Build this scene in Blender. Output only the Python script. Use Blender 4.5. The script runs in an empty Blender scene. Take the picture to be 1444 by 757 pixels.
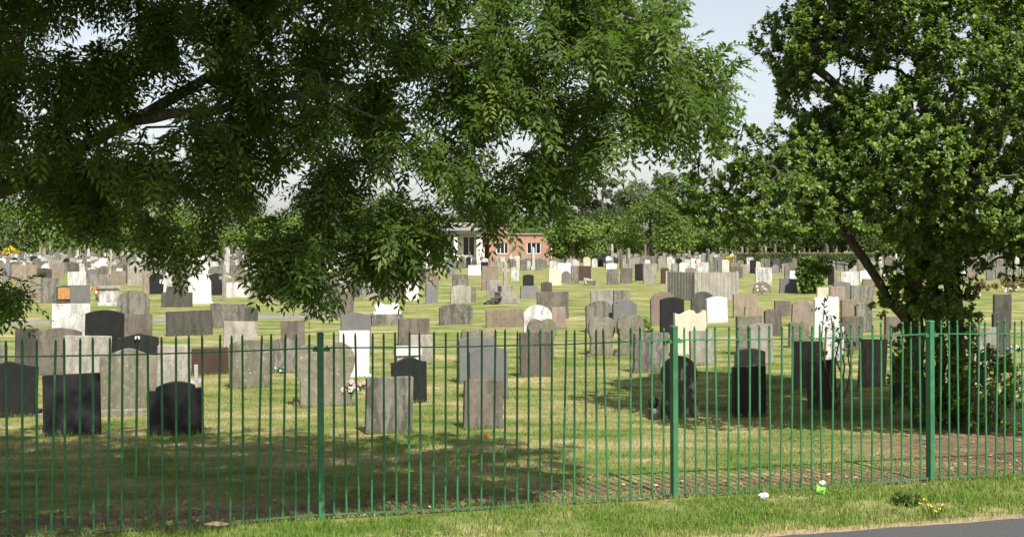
import bpy, math, random
import numpy as np
from mathutils import Vector

random.seed(11)
RNG = np.random.default_rng(11)
R = math.radians
SC = bpy.context.scene
COL = SC.collection

# ---------------------------------------------------------------- camera model
F, H, HY, CX = 1700.0, 2.47, 345.0, 722.0        # focal length in photo pixels, eye height, horizon row


def gd(y):
    return F * H / (y - HY)


def gx(x, d):
    return (x - CX) / F * d


def gz(y, d):
    return H - (y - HY) / F * d


cam = bpy.data.cameras.new('camera')
cam.sensor_width = 36
cam.lens = 36 * F / 1444
cam.shift_y = -(378.5 - HY) / 1444
cam.clip_start = 0.1
cam.clip_end = 4000
camo = bpy.data.objects.new('camera', cam)
camo.location = (0, 0, H)
camo.rotation_euler = (R(90), 0, 0)
COL.objects.link(camo)
SC.camera = camo

# ---------------------------------------------------------------- light
SUN_EL, SUN_AZ = 50.0, 22.0        # azimuth: degrees to the right of straight behind the camera
w = bpy.data.worlds.new('World')
SC.world = w
w.use_nodes = True
nt = w.node_tree
bg = nt.nodes['Background']
sky = nt.nodes.new('ShaderNodeTexSky')
sky.sky_type = 'NISHITA'
sky.sun_disc = False
sky.sun_elevation = R(SUN_EL)
sky.sun_rotation = R(180 - SUN_AZ)
sky.air_density = 1.0
sky.dust_density = 1.7
sky.ozone_density = 0.35
hz = nt.nodes.new('ShaderNodeHueSaturation')      # thin milky haze
hz.inputs['Saturation'].default_value = 0.42
nt.links.new(sky.outputs[0], hz.inputs['Color'])
nt.links.new(hz.outputs[0], bg.inputs[0])
bg.inputs[1].default_value = 0.09
sun = bpy.data.lights.new('sun', 'SUN')
sun.energy = 4.3
sun.angle = R(0.5)
sun.color = (1.0, 0.95, 0.87)
suno = bpy.data.objects.new('sun', sun)
sd = Vector((math.sin(R(SUN_AZ)) * math.cos(R(SUN_EL)), -math.cos(R(SUN_AZ)) * math.cos(R(SUN_EL)), math.sin(R(SUN_EL))))
suno.rotation_euler = sd.to_track_quat('Z', 'Y').to_euler()
suno.location = (4, -6, 20)
COL.objects.link(suno)
SC.view_settings.view_transform = 'Standard'
SC.view_settings.look = 'None'
SC.view_settings.exposure = 0.9
SC.view_settings.gamma = 1.0
SC.render.film_transparent = False
cy = SC.cycles
cy.max_bounces = 7
cy.diffuse_bounces = 3
cy.glossy_bounces = 2
cy.transmission_bounces = 4
cy.transparent_max_bounces = 4
cy.use_denoising = True
cy.sample_clamp_indirect = 4


# ---------------------------------------------------------------- materials
def new_mat(name):
    m = bpy.data.materials.new(name)
    m.use_nodes = True
    n = m.node_tree.nodes
    return m, n, m.node_tree.links, n['Principled BSDF']


def N(n, t, **k):
    o = n.new(t)
    for a, b in k.items():
        setattr(o, a, b)
    return o


def ramp(n, stops):
    r = n.new('ShaderNodeValToRGB')
    e = r.color_ramp.elements
    e[0].position, e[0].color = stops[0][0], (*stops[0][1], 1)
    e[1].position, e[1].color = stops[-1][0], (*stops[-1][1], 1)
    for p, c in stops[1:-1]:
        x = e.new(p)
        x.color = (*c, 1)
    return r


def mixc(n, l, fac, a, b, mode='MIX'):
    m = n.new('ShaderNodeMix')
    m.data_type = 'RGBA'
    m.blend_type = mode
    for s, v in ((0, fac), (6, a), (7, b)):
        if isinstance(v, (int, float)):
            m.inputs[s].default_value = v
        elif isinstance(v, tuple):
            m.inputs[s].default_value = (*v, 1)
        else:
            l.new(v, m.inputs[s])
    return m.outputs[2]


def math_n(n, l, op, a, b=0.0, clamp=False):
    m = n.new('ShaderNodeMath')
    m.operation = op
    m.use_clamp = clamp
    for s, v in ((0, a), (1, b)):
        if isinstance(v, (int, float)):
            m.inputs[s].default_value = v
        else:
            l.new(v, m.inputs[s])
    return m.outputs[0]


def noise(n, l, vec, scale, detail=4, rough=0.6):
    t = n.new('ShaderNodeTexNoise')
    t.inputs['Scale'].default_value = scale
    t.inputs['Detail'].default_value = detail
    t.inputs['Roughness'].default_value = rough
    if vec is not None:
        l.new(vec, t.inputs['Vector'])
    return t.outputs[0]


def stone_mat(name, base, dark, light, streak=0.5, rough=0.85, lichen=0.3, moss=0.0, spec=0.3):
    m, n, l, p = new_mat(name)
    tc = N(n, 'ShaderNodeTexCoord')
    oi = N(n, 'ShaderNodeObjectInfo')
    add = N(n, 'ShaderNodeVectorMath', operation='ADD')
    sc = N(n, 'ShaderNodeVectorMath', operation='SCALE')
    comb = N(n, 'ShaderNodeCombineXYZ')
    for i in range(3):
        l.new(oi.outputs['Random'], comb.inputs[i])
    l.new(comb.outputs[0], sc.inputs[0])
    sc.inputs['Scale'].default_value = 37.0
    l.new(tc.outputs['Object'], add.inputs[0])
    l.new(sc.outputs[0], add.inputs[1])
    v = add.outputs[0]
    st = N(n, 'ShaderNodeMapping')
    st.inputs['Scale'].default_value = (8.5, 8.5, 0.75)
    wv = N(n, 'ShaderNodeTexNoise')
    wv.inputs['Scale'].default_value = 3.0
    l.new(v, wv.inputs['Vector'])
    wm_ = N(n, 'ShaderNodeVectorMath', operation='MULTIPLY_ADD')
    l.new(wv.outputs[1], wm_.inputs[0])
    wm_.inputs[1].default_value = (.22, .22, .1)
    l.new(v, wm_.inputs[2])
    l.new(wm_.outputs[0], st.inputs[0])
    s1 = noise(n, l, st.outputs[0], 1.0, 5, 0.65)
    big = noise(n, l, v, 2.6, 4, 0.65)
    fine = noise(n, l, v, 85, 3, 0.8)
    med = noise(n, l, v, 14, 4, 0.7)
    sr = ramp(n, [(0.43, (0, 0, 0)), (0.60, (1, 1, 1))])
    l.new(s1, sr.inputs[0])
    c = mixc(n, l, math_n(n, l, 'MULTIPLY', sr.outputs[0], streak), base, dark)
    br = ramp(n, [(0.42, (0, 0, 0)), (0.68, (1, 1, 1))])
    l.new(big, br.inputs[0])
    c = mixc(n, l, math_n(n, l, 'MULTIPLY', br.outputs[0], 0.55), c, dark)
    lr = ramp(n, [(0.58, (0, 0, 0)), (0.66, (1, 1, 1))])
    l.new(med, lr.inputs[0])
    c = mixc(n, l, math_n(n, l, 'MULTIPLY', lr.outputs[0], lichen), c, light)
    if moss:
        mr = ramp(n, [(0.48, (0, 0, 0)), (0.62, (1, 1, 1))])
        l.new(noise(n, l, v, 6, 5, 0.7), mr.inputs[0])
        c = mixc(n, l, math_n(n, l, 'MULTIPLY', mr.outputs[0], moss), c, (0.10, 0.11, 0.05))
    hv = N(n, 'ShaderNodeHueSaturation')
    l.new(c, hv.inputs['Color'])
    mr_ = N(n, 'ShaderNodeMapRange')
    l.new(oi.outputs['Random'], mr_.inputs[0])
    mr_.inputs[3].default_value = 0.82
    mr_.inputs[4].default_value = 1.15
    l.new(mr_.outputs[0], hv.inputs['Value'])
    fr = N(n, 'ShaderNodeMapRange')
    l.new(fine, fr.inputs[0])
    fr.inputs[1].default_value = 0.3
    fr.inputs[2].default_value = 0.7
    fr.inputs[3].default_value = 0.72
    fr.inputs[4].default_value = 1.25
    sc2 = N(n, 'ShaderNodeVectorMath', operation='SCALE')
    l.new(hv.outputs[0], sc2.inputs[0])
    l.new(fr.outputs[0], sc2.inputs['Scale'])
    l.new(sc2.outputs[0], p.inputs['Base Color'])
    p.inputs['Roughness'].default_value = rough
    p.inputs['Specular IOR Level'].default_value = spec
    b = N(n, 'ShaderNodeBump')
    b.inputs['Strength'].default_value = 0.25
    b.inputs['Distance'].default_value = 0.01
    l.new(med, b.inputs['Height'])
    l.new(b.outputs[0], p.inputs['Normal'])
    return m


ST = {
    'black': stone_mat('black_granite', (0.020, 0.020, 0.020), (0.012, 0.012, 0.012), (0.04, 0.04, 0.038), 0.5, 0.45, 0.25, 0, 0.2),
    'dark': stone_mat('dark_stone', (0.085, 0.080, 0.069), (0.035, 0.033, 0.029), (0.16, 0.15, 0.13), 0.6, 0.8, 0.3, 0.15, 0.2),
    'grey': stone_mat('grey_stone', (0.20, 0.187, 0.158), (0.06, 0.055, 0.045), (0.33, 0.32, 0.28), 0.85, 0.9, 0.35, 0.12),
    'slate': stone_mat('slate_granite', (0.145, 0.145, 0.142), (0.10, 0.10, 0.098), (0.22, 0.22, 0.22), 0.25, 0.7, 0.12),
    'light': stone_mat('pale_stone', (0.31, 0.29, 0.245), (0.13, 0.12, 0.10), (0.46, 0.44, 0.38), 0.6, 0.9, 0.4, 0.1),
    'brown': stone_mat('brown_stone', (0.15, 0.131, 0.106), (0.066, 0.057, 0.046), (0.28, 0.25, 0.2), 0.75, 0.9, 0.3, 0.15),
    'tan': stone_mat('tan_sandstone', (0.24, 0.195, 0.138), (0.125, 0.10, 0.075), (0.36, 0.31, 0.24), 0.55, 0.9, 0.3, 0.05),
    'pink': stone_mat('pinkish_sandstone', (0.24, 0.188, 0.152), (0.125, 0.10, 0.082), (0.36, 0.30, 0.25), 0.5, 0.9, 0.25, 0.05),
    'red': stone_mat('red_brown_granite', (0.060, 0.036, 0.028), (0.03, 0.02, 0.016), (0.12, 0.085, 0.065), 0.3, 0.5, 0.2),
    'white': stone_mat('white_marble', (0.62, 0.61, 0.59), (0.44, 0.43, 0.40), (0.66, 0.66, 0.64), 0.3, 0.7, 0.2),
    'stained': stone_mat('stained_marble', (0.56, 0.545, 0.52), (0.17, 0.165, 0.15), (0.62, 0.61, 0.59), 0.7, 0.8, 0.3, 0.1),
    'cream': stone_mat('cream_limestone', (0.50, 0.455, 0.35), (0.34, 0.31, 0.23), (0.58, 0.54, 0.44), 0.3, 0.8, 0.2),
    'mossy': stone_mat('mossy_stone', (0.20, 0.185, 0.14), (0.085, 0.08, 0.055), (0.36, 0.34, 0.28), 0.5, 0.95, 0.7, 0.6),
}


def flat_mat(name, col, rough=0.7, var=0.25, scale=20, spec=0.4, metal=0.0):
    m, n, l, p = new_mat(name)
    tc = N(n, 'ShaderNodeTexCoord')
    f = noise(n, l, tc.outputs['Object'], scale, 4, 0.65)
    r = ramp(n, [(0.3, tuple(c * (1 - var) for c in col)), (0.7, tuple(min(1, c * (1 + var)) for c in col))])
    l.new(f, r.inputs[0])
    l.new(r.outputs[0], p.inputs['Base Color'])
    p.inputs['Roughness'].default_value = rough
    p.inputs['Specular IOR Level'].default_value = spec
    p.inputs['Metallic'].default_value = metal
    return m


def leaf_mat(name, stops, rough=0.45, spec=0.4, trans=0.35, tcol=(0.16, 0.26, 0.03)):
    """Leaves: colour varies leaf by leaf through the float attribute v."""
    m, n, l, p = new_mat(name)
    a = N(n, 'ShaderNodeAttribute')
    a.attribute_name = 'v'
    r = ramp(n, stops)
    l.new(a.outputs['Fac'], r.inputs[0])
    l.new(r.outputs[0], p.inputs['Base Color'])
    p.inputs['Roughness'].default_value = rough
    p.inputs['Specular IOR Level'].default_value = spec
    out = n['Material Output']
    if trans:
        t = N(n, 'ShaderNodeBsdfTranslucent')
        t.inputs[0].default_value = (*tcol, 1)
        mx = N(n, 'ShaderNodeMixShader')
        mx.inputs[0].default_value = trans
        l.new(p.outputs[0], mx.inputs[1])
        l.new(t.outputs[0], mx.inputs[2])
        l.new(mx.outputs[0], out.inputs[0])
    return m


def bark_mat(name, a, b):
    m, n, l, p = new_mat(name)
    tc = N(n, 'ShaderNodeTexCoord')
    mp = N(n, 'ShaderNodeMapping')
    mp.inputs['Scale'].default_value = (22, 22, 5)
    l.new(tc.outputs['Object'], mp.inputs[0])
    f = noise(n, l, mp.outputs[0], 1.0, 5, 0.7)
    r = ramp(n, [(0.3, a), (0.7, b)])
    l.new(f, r.inputs[0])
    l.new(r.outputs[0], p.inputs['Base Color'])
    p.inputs['Roughness'].default_value = 0.95
    bu = N(n, 'ShaderNodeBump')
    bu.inputs['Strength'].default_value = 0.6
    bu.inputs['Distance'].default_value = 0.02
    l.new(f, bu.inputs['Height'])
    l.new(bu.outputs[0], p.inputs['Normal'])
    return m


M_ASH = leaf_mat('ash_leaf', [(0.0, (0.030, 0.058, 0.010)), (0.5, (0.058, 0.102, 0.016)), (0.9, (0.118, 0.175, 0.028)), (1.0, (0.16, 0.18, 0.04))], 0.5, 0.25, 0.38, (0.16, 0.28, 0.02))
M_HOLLY = leaf_mat('holly_leaf', [(0.0, (0.050, 0.092, 0.014)), (0.5, (0.100, 0.172, 0.024)), (0.92, (0.155, 0.235, 0.036)), (1.0, (0.22, 0.20, 0.04))], 0.42, 0.3, 0.25, (0.18, 0.30, 0.02))
M_BGLEAF = [
    leaf_mat('tree_leaf_dark', [(0, (0.022, 0.038, 0.012)), (1, (0.060, 0.088, 0.026))], 0.7, 0.2, 0.2),
    leaf_mat('tree_leaf_mid', [(0, (0.042, 0.070, 0.017)), (1, (0.110, 0.160, 0.038))], 0.7, 0.2, 0.25),
    leaf_mat('tree_leaf_bright', [(0, (0.058, 0.100, 0.020)), (1, (0.155, 0.225, 0.044))], 0.7, 0.2, 0.25),
    leaf_mat('tree_leaf_grey', [(0, (0.050, 0.064, 0.036)), (1, (0.10, 0.118, 0.062))], 0.7, 0.2, 0.2),
    leaf_mat('tree_leaf_yellow', [(0, (0.25, 0.20, 0.03)), (1, (0.60, 0.44, 0.04))], 0.7, 0.2, 0.2, (0.5, 0.4, 0.03)),
    leaf_mat('tree_leaf_russet', [(0, (0.07, 0.06, 0.03)), (0.6, (0.15, 0.12, 0.05)), (1, (0.22, 0.16, 0.09))], 0.7, 0.2, 0.2, (0.2, 0.16, 0.05)),
]
M_HEDGE = leaf_mat('hedge_leaf', [(0, (0.026, 0.042, 0.012)), (0.7, (0.055, 0.078, 0.02)), (1, (0.2, 0.15, 0.07))], 0.7, 0.2, 0.2)
M_BARK = bark_mat('ash_bark', (0.05, 0.042, 0.032), (0.14, 0.12, 0.09))
M_HBARK = bark_mat('holly_bark', (0.035, 0.031, 0.025), (0.10, 0.09, 0.072))
M_TWIG = bark_mat('twig_bark', (0.09, 0.075, 0.05), (0.22, 0.18, 0.13))
def fence_paint():
    m, n, l, p = new_mat('green_fence_paint')
    ge = N(n, 'ShaderNodeNewGeometry')
    a_ = ramp(n, [(0.35, (0.026, 0.115, 0.046)), (0.65, (0.045, 0.175, 0.072))])
    l.new(noise(n, l, ge.outputs['Position'], 3.5, 4, .7), a_.inputs[0])
    b_ = ramp(n, [(0.66, (0, 0, 0)), (0.72, (1, 1, 1))])
    l.new(noise(n, l, ge.outputs['Position'], 22, 4, .7), b_.inputs[0])
    l.new(mixc(n, l, math_n(n, l, 'MULTIPLY', b_.outputs[0], .7), a_.outputs[0], (0.10, 0.062, 0.035)), p.inputs['Base Color'])
    p.inputs['Roughness'].default_value = .5
    p.inputs['Specular IOR Level'].default_value = .35
    return m


M_GREEN = fence_paint()
M_RUST = flat_mat('rusted_base_rail', (0.055, 0.10, 0.06), 0.8, 0.5, 12)
M_PETALW = flat_mat('white_petals', (0.6, 0.58, 0.55), 0.7, 0.1)
M_PETALP = flat_mat('pink_petals', (0.7, 0.35, 0.42), 0.7, 0.3)
M_PETALR = flat_mat('red_petals', (0.6, 0.05, 0.03), 0.7, 0.3)
M_PETALY = flat_mat('yellow_petals', (0.75, 0.55, 0.03), 0.7, 0.2)
M_GREENLEAF = flat_mat('bouquet_leaf', (0.03, 0.07, 0.02), 0.6, 0.3)


# ---------------------------------------------------------------- mesh helpers
def tagk(o, label=None, cat=None, group=None, kind=None):
    if label:
        o['label'] = label
    if cat:
        o['category'] = cat
    if group:
        o['group'] = group
    if kind:
        o['kind'] = kind
    return o


def link(name, me, mat=None, parent=None):
    o = bpy.data.objects.new(name, me)
    COL.objects.link(o)
    if mat is not None and me is not None:
        me.materials.append(mat)
    if parent is not None:
        o.parent = parent
    return o


def empty(name, loc, rz=0.0):
    o = bpy.data.objects.new(name, None)
    o.location = loc
    o.rotation_euler = (0, 0, rz)
    o.empty_display_size = 0.2
    COL.objects.link(o)
    return o


def mesh_np(name, verts, faces, v=None, smooth=False):
    verts = np.ascontiguousarray(verts, dtype=np.float32)
    faces = np.ascontiguousarray(faces, dtype=np.int32)
    me = bpy.data.meshes.new(name)
    m, k = faces.shape
    me.vertices.add(len(verts))
    me.vertices.foreach_set('co', verts.ravel())
    me.loops.add(m * k)
    me.loops.foreach_set('vertex_index', faces.ravel())
    me.polygons.add(m)
    me.polygons.foreach_set('loop_start', np.arange(0, m * k, k, dtype=np.int32))
    me.polygons.foreach_set('loop_total', np.full(m, k, dtype=np.int32))
    if smooth:
        me.polygons.foreach_set('use_smooth', np.ones(m, dtype=bool))
    me.update(calc_edges=True)
    if v is not None:
        at = me.attributes.new('v', 'FLOAT', 'POINT')
        at.data.foreach_set('value', np.ascontiguousarray(v, dtype=np.float32))
    return me


class MB:
    """collects boxes, prisms, tubes; build() links ONE mesh object"""

    def __init__(s):
        s.v, s.f = [], []

    def add(s, vs, fs):
        b = len(s.v)
        s.v += [tuple(map(float, q)) for q in vs]
        s.f += [tuple(b + i for i in f) for f in fs]
        return s

    def box(s, x0, x1, y0, y1, z0, z1, taper=1.0, ch=0.0):
        if ch <= 0:
            cx_, cy_ = (x0 + x1) / 2, (y0 + y1) / 2
            t = taper
            vs = [(x0, y0, z0), (x1, y0, z0), (x1, y1, z0), (x0, y1, z0)]
            vs += [(cx_ + (a - cx_) * t, cy_ + (b - cy_) * t, z1) for a, b, _ in vs]
            return s.add(vs, [(3, 2, 1, 0), (4, 5, 6, 7), (0, 1, 5, 4), (1, 2, 6, 5), (2, 3, 7, 6), (3, 0, 4, 7)])
        # chamfered upper edges
        vs = [(x0, y0, z0), (x1, y0, z0), (x1, y1, z0), (x0, y1, z0)]
        vs += [(a, b, z1 - ch) for a, b, _ in vs[:4]]
        vs += [(x0 + ch, y0 + ch, z1), (x1 - ch, y0 + ch, z1), (x1 - ch, y1 - ch, z1), (x0 + ch, y1 - ch, z1)]
        fs = [(3, 2, 1, 0), (8, 9, 10, 11)]
        for i in range(4):
            j = (i + 1) % 4
            fs += [(i, j, 4 + j, 4 + i), (4 + i, 4 + j, 8 + j, 8 + i)]
        return s.add(vs, fs)

    def tube(s, pts, rad, k=6, cap=True):
        pts = [Vector(p) for p in pts]
        if isinstance(rad, (int, float)):
            rad = [rad] * len(pts)
        base = len(s.v)
        for i, p in enumerate(pts):
            t = (pts[min(i + 1, len(pts) - 1)] - pts[max(i - 1, 0)]).normalized()
            a = t.cross(Vector((0.31, 0.95, 0.12)))
            if a.length < 1e-3:
                a = t.cross(Vector((1, 0, 0)))
            a.normalize()
            b = t.cross(a)
            for j in range(k):
                q = 2 * math.pi * j / k
                c = p + (a * math.cos(q) + b * math.sin(q)) * rad[i]
                s.v.append(tuple(c))
        for i in range(len(pts) - 1):
            for j in range(k):
                j2 = (j + 1) % k
                s.f.append((base + i * k + j, base + i * k + j2, base + (i + 1) * k + j2, base + (i + 1) * k + j))
        if cap:
            s.f.append(tuple(base + j for j in reversed(range(k))))
            s.f.append(tuple(base + (len(pts) - 1) * k + j for j in range(k)))
        return s

    def ball(s, c, r, seg=8, rings=6, sq=(1, 1, 1)):
        vs, fs = [], []
        for i in range(rings + 1):
            a = math.pi * i / rings
            for j in range(seg):
                b = 2 * math.pi * j / seg
                vs.append((c[0] + r * sq[0] * math.sin(a) * math.cos(b), c[1] + r * sq[1] * math.sin(a) * math.sin(b), c[2] + r * sq[2] * math.cos(a)))
        for i in range(rings):
            for j in range(seg):
                j2 = (j + 1) % seg
                fs.append((i * seg + j, (i + 1) * seg + j, (i + 1) * seg + j2, i * seg + j2))
        return s.add(vs, fs)

    def prism(s, prof, t, ch=0.008, y=0.0):
        """outline (x,z) extruded along y, front edge chamfered"""
        n = len(prof)
        xs = [p[0] for p in prof]
        zs = [p[1] for p in prof]
        mx, mz = (min(xs) + max(xs)) / 2, (min(zs) + max(zs)) / 2
        hx, hz = max(1e-3, (max(xs) - min(xs)) / 2), max(1e-3, (max(zs) - min(zs)) / 2)
        sx, sz = max(0.3, 1 - ch / hx), max(0.3, 1 - ch / hz)
        ins = [(mx + (a - mx) * sx, mz + (b - mz) * sz) for a, b in prof]
        vs = [(a, y - t / 2, b) for a, b in ins] + [(a, y - t / 2 + ch, b) for a, b in prof]
        vs += [(a, y + t / 2 - ch, b) for a, b in prof] + [(a, y + t / 2, b) for a, b in ins]
        fs = [tuple(range(n)), tuple(3 * n + i for i in reversed(range(n)))]
        for r in range(3):
            for i in range(n):
                j = (i + 1) % n
                fs.append((r * n + i, (r + 1) * n + i, (r + 1) * n + j, r * n + j))
        return s.add(vs, fs)

    def mesh(s, name):
        me = bpy.data.meshes.new(name)
        me.from_pydata(s.v, [], s.f)
        me.update()
        return me

    def build(s, name, mat, parent=None, smooth=False):
        me = s.mesh(name)
        if smooth:
            for p in me.polygons:
                p.use_smooth = True
        return link(name, me, mat, parent)


# ---------------------------------------------------------------- fence line
FA = (-1.712, 10.82)
SL = 0.282
ANG = math.atan(SL)
CA, SA = math.cos(ANG), math.sin(ANG)


def fence_y(x):
    return FA[1] + SL * (x - FA[0])


def at_fence(x, q):
    """point with fence coordinate x along and q metres behind (+) the fence"""
    return (x - q * SA, fence_y(x) + q * CA)


# ---------------------------------------------------------------- ground
def turf_colour(n, l, pos, gain=1.0):
    big = noise(n, l, pos, 0.35, 4, 0.6)
    mp = N(n, 'ShaderNodeMapping')
    mp.inputs['Rotation'].default_value = (0, 0, -ANG)
    mp.inputs['Scale'].default_value = (0.42, 1.0, 0.1)
    l.new(pos, mp.inputs[0])
    strip = noise(n, l, mp.outputs[0], 1.3, 4, 0.65)
    med = noise(n, l, pos, 3.0, 5, 0.7)
    g_ = lambda c: tuple(a * gain for a in c)
    r1 = ramp(n, [(0.40, g_((0.074, 0.112, 0.026))), (0.47, g_((0.126, 0.158, 0.044))), (0.525, g_((0.20, 0.192, 0.082))), (0.60, g_((0.315, 0.27, 0.155)))])
    mixn = math_n(n, l, 'ADD', math_n(n, l, 'MULTIPLY', strip, 0.55), math_n(n, l, 'ADD', math_n(n, l, 'MULTIPLY', med, 0.2), math_n(n, l, 'MULTIPLY', big, 0.25)))
    l.new(mixn, r1.inputs[0])
    return r1.outputs[0], med


def ground_material():
    m, n, l, p = new_mat('cemetery_ground')
    g = N(n, 'ShaderNodeNewGeometry')
    sep = N(n, 'ShaderNodeSeparateXYZ')
    l.new(g.outputs['Position'], sep.inputs[0])
    X, Y = sep.outputs[0], sep.outputs[1]
    # q : distance behind the fence line
    q = math_n(n, l, 'MULTIPLY', math_n(n, l, 'SUBTRACT', math_n(n, l, 'SUBTRACT', Y, FA[1]), math_n(n, l, 'MULTIPLY', math_n(n, l, 'SUBTRACT', X, FA[0]), SL)), CA)
    pos = g.outputs['Position']
    turf, med = turf_colour(n, l, pos, 1.18)
    fine = noise(n, l, pos, 45, 3, 0.8)
    fr = ramp(n, [(0.3, (0.55, 0.6, 0.5)), (0.7, (1.35, 1.3, 1.25))])
    l.new(fine, fr.inputs[0])
    grass = mixc(n, l, 0.8, turf, fr.outputs[0], 'MULTIPLY')
    # bare soil strip just behind the fence
    soilr = ramp(n, [(0.3, (0.075, 0.045, 0.030)), (0.5, (0.145, 0.092, 0.062)), (0.7, (0.24, 0.165, 0.115))])
    l.new(noise(n, l, pos, 9, 5, 0.75), soilr.inputs[0])
    wob = math_n(n, l, 'MULTIPLY', math_n(n, l, 'SUBTRACT', noise(n, l, pos, 1.7, 4, 0.7), 0.5), 1.6)
    qq = math_n(n, l, 'ADD', q, wob)
    a1 = N(n, 'ShaderNodeMapRange'); a1.inputs[1].default_value = 0.05; a1.inputs[2].default_value = 0.25
    l.new(qq, a1.inputs[0])
    a2 = N(n, 'ShaderNodeMapRange'); a2.inputs[1].default_value = 0.6; a2.inputs[2].default_value = 1.0; a2.inputs[3].default_value = 1; a2.inputs[4].default_value = 0
    l.new(qq, a2.inputs[0])
    dirt1 = math_n(n, l, 'MULTIPLY', a1.outputs[0], a2.outputs[0])
    # bare soil under the holly
    dx = math_n(n, l, 'MULTIPLY', math_n(n, l, 'SUBTRACT', X, 6.6), 0.42)
    dy = math_n(n, l, 'MULTIPLY', math_n(n, l, 'SUBTRACT', Y, 14.6), 0.62)
    rr = math_n(n, l, 'SQRT', math_n(n, l, 'ADD', math_n(n, l, 'MULTIPLY', dx, dx), math_n(n, l, 'MULTIPLY', dy, dy)))
    rr = math_n(n, l, 'ADD', rr, math_n(n, l, 'MULTIPLY', wob, 0.4))
    a3 = N(n, 'ShaderNodeMapRange'); a3.inputs[1].default_value = 0.75; a3.inputs[2].default_value = 1.15; a3.inputs[3].default_value = 1; a3.inputs[4].default_value = 0
    l.new(rr, a3.inputs[0])
    behind = N(n, 'ShaderNodeMapRange'); behind.inputs[1].default_value = 0.0; behind.inputs[2].default_value = 0.15
    l.new(q, behind.inputs[0])
    dirt2 = math_n(n, l, 'MULTIPLY', a3.outputs[0], behind.outputs[0])
    dirt = math_n(n, l, 'MAXIMUM', math_n(n, l, 'MULTIPLY', dirt1, 0.9), dirt2)
    pr = ramp(n, [(0.36, (0, 0, 0)), (0.52, (1, 1, 1))])
    l.new(noise(n, l, pos, 5, 5, 0.75), pr.inputs[0])
    dirt = math_n(n, l, 'MULTIPLY', dirt, math_n(n, l, 'ADD', math_n(n, l, 'MULTIPLY', pr.outputs[0], 0.75), 0.25))
    c = mixc(n, l, dirt, grass, soilr.outputs[0])
    # sandy edge by the footpath
    qe = math_n(n, l, 'ADD', math_n(n, l, 'ADD', q, 1.63), math_n(n, l, 'MULTIPLY', wob, 0.12))
    e = N(n, 'ShaderNodeMapRange'); e.inputs[1].default_value = 0.10; e.inputs[2].default_value = 0.2; e.inputs[3].default_value = 1; e.inputs[4].default_value = 0
    l.new(qe, e.inputs[0])
    c = mixc(n, l, e.outputs[0], c, (0.34, 0.26, 0.16))
    l.new(c, p.inputs['Base Color'])
    p.inputs['Roughness'].default_value = 1.0
    p.inputs['Specular IOR Level'].default_value = 0.1
    b = N(n, 'ShaderNodeBump')
    b.inputs['Strength'].default_value = 0.8
    b.inputs['Distance'].default_value = 0.03
    l.new(math_n(n, l, 'ADD', math_n(n, l, 'MULTIPLY', med, 1.0), math_n(n, l, 'MULTIPLY', fine, 0.6)), b.inputs['Height'])
    l.new(b.outputs[0], p.inputs['Normal'])
    return m


g = MB()
g.add([(-1800, -300, 0), (1800, -300, 0), (1800, 2600, 0), (-1800, 2600, 0)], [(0, 1, 2, 3)])
tagk(g.build('ground', ground_material()), kind='structure')


def strip_sheet(name, q0, q1, x0, x1, z, mat, wob=0.0, seg=80):
    vs, fs = [], []
    for i in range(seg + 1):
        x = x0 + (x1 - x0) * i / seg
        a = at_fence(x, q0)
        b = at_fence(x, q1 + (random.uniform(-wob, wob)))
        vs += [(a[0], a[1], z), (b[0], b[1], z)]
    for i in range(seg):
        fs.append((2 * i, 2 * i + 2, 2 * i + 3, 2 * i + 1))
    mb = MB()
    mb.add(vs, fs)
    return tagk(mb.build(name, mat), kind='structure')


M_ASPH = flat_mat('asphalt', (0.070, 0.069, 0.069), 0.92, 0.5, 110, 0.25)
M_ASPH2 = flat_mat('worn_asphalt', (0.20, 0.19, 0.175), 0.95, 0.2, 3, 0.2)
M_KERB = flat_mat('kerb_concrete', (0.30, 0.29, 0.27), 0.9, 0.2, 6)
strip_sheet('footpath', -3.6, -1.655, -30, 30, 0.004, M_ASPH, 0.02, 400)
kb = MB()
a, b, c, d = at_fence(-30, -3.75), at_fence(30, -3.75), at_fence(30, -3.6), at_fence(-30, -3.6)
kb.add([(*a, -.12), (*b, -.12), (*c, -.12), (*d, -.12), (*a, .01), (*b, .01), (*c, .01), (*d, .01)],
       [(4, 5, 6, 7), (0, 1, 5, 4), (2, 3, 7, 6)])
tagk(kb.build('kerb', M_KERB), kind='structure')
strip_sheet('road', -12, -3.75, -40, 40, 0.002, M_ASPH)
# the narrow drive between the graves
pm = MB()
pts = [(-40, 27.5), (-25, 34.2), (-11.7, 39.6), (-6.2, 41.9)]
vs, fs = [], []
for i, (x, y) in enumerate(pts):
    vs += [(x, y - 1.15, 0.004), (x, y + 1.15, 0.004)]
    if i:
        fs.append((2 * i - 2, 2 * i, 2 * i + 1, 2 * i - 1))
pm.add(vs, fs)
tagk(pm.build('path', M_ASPH2), kind='structure')


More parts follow.
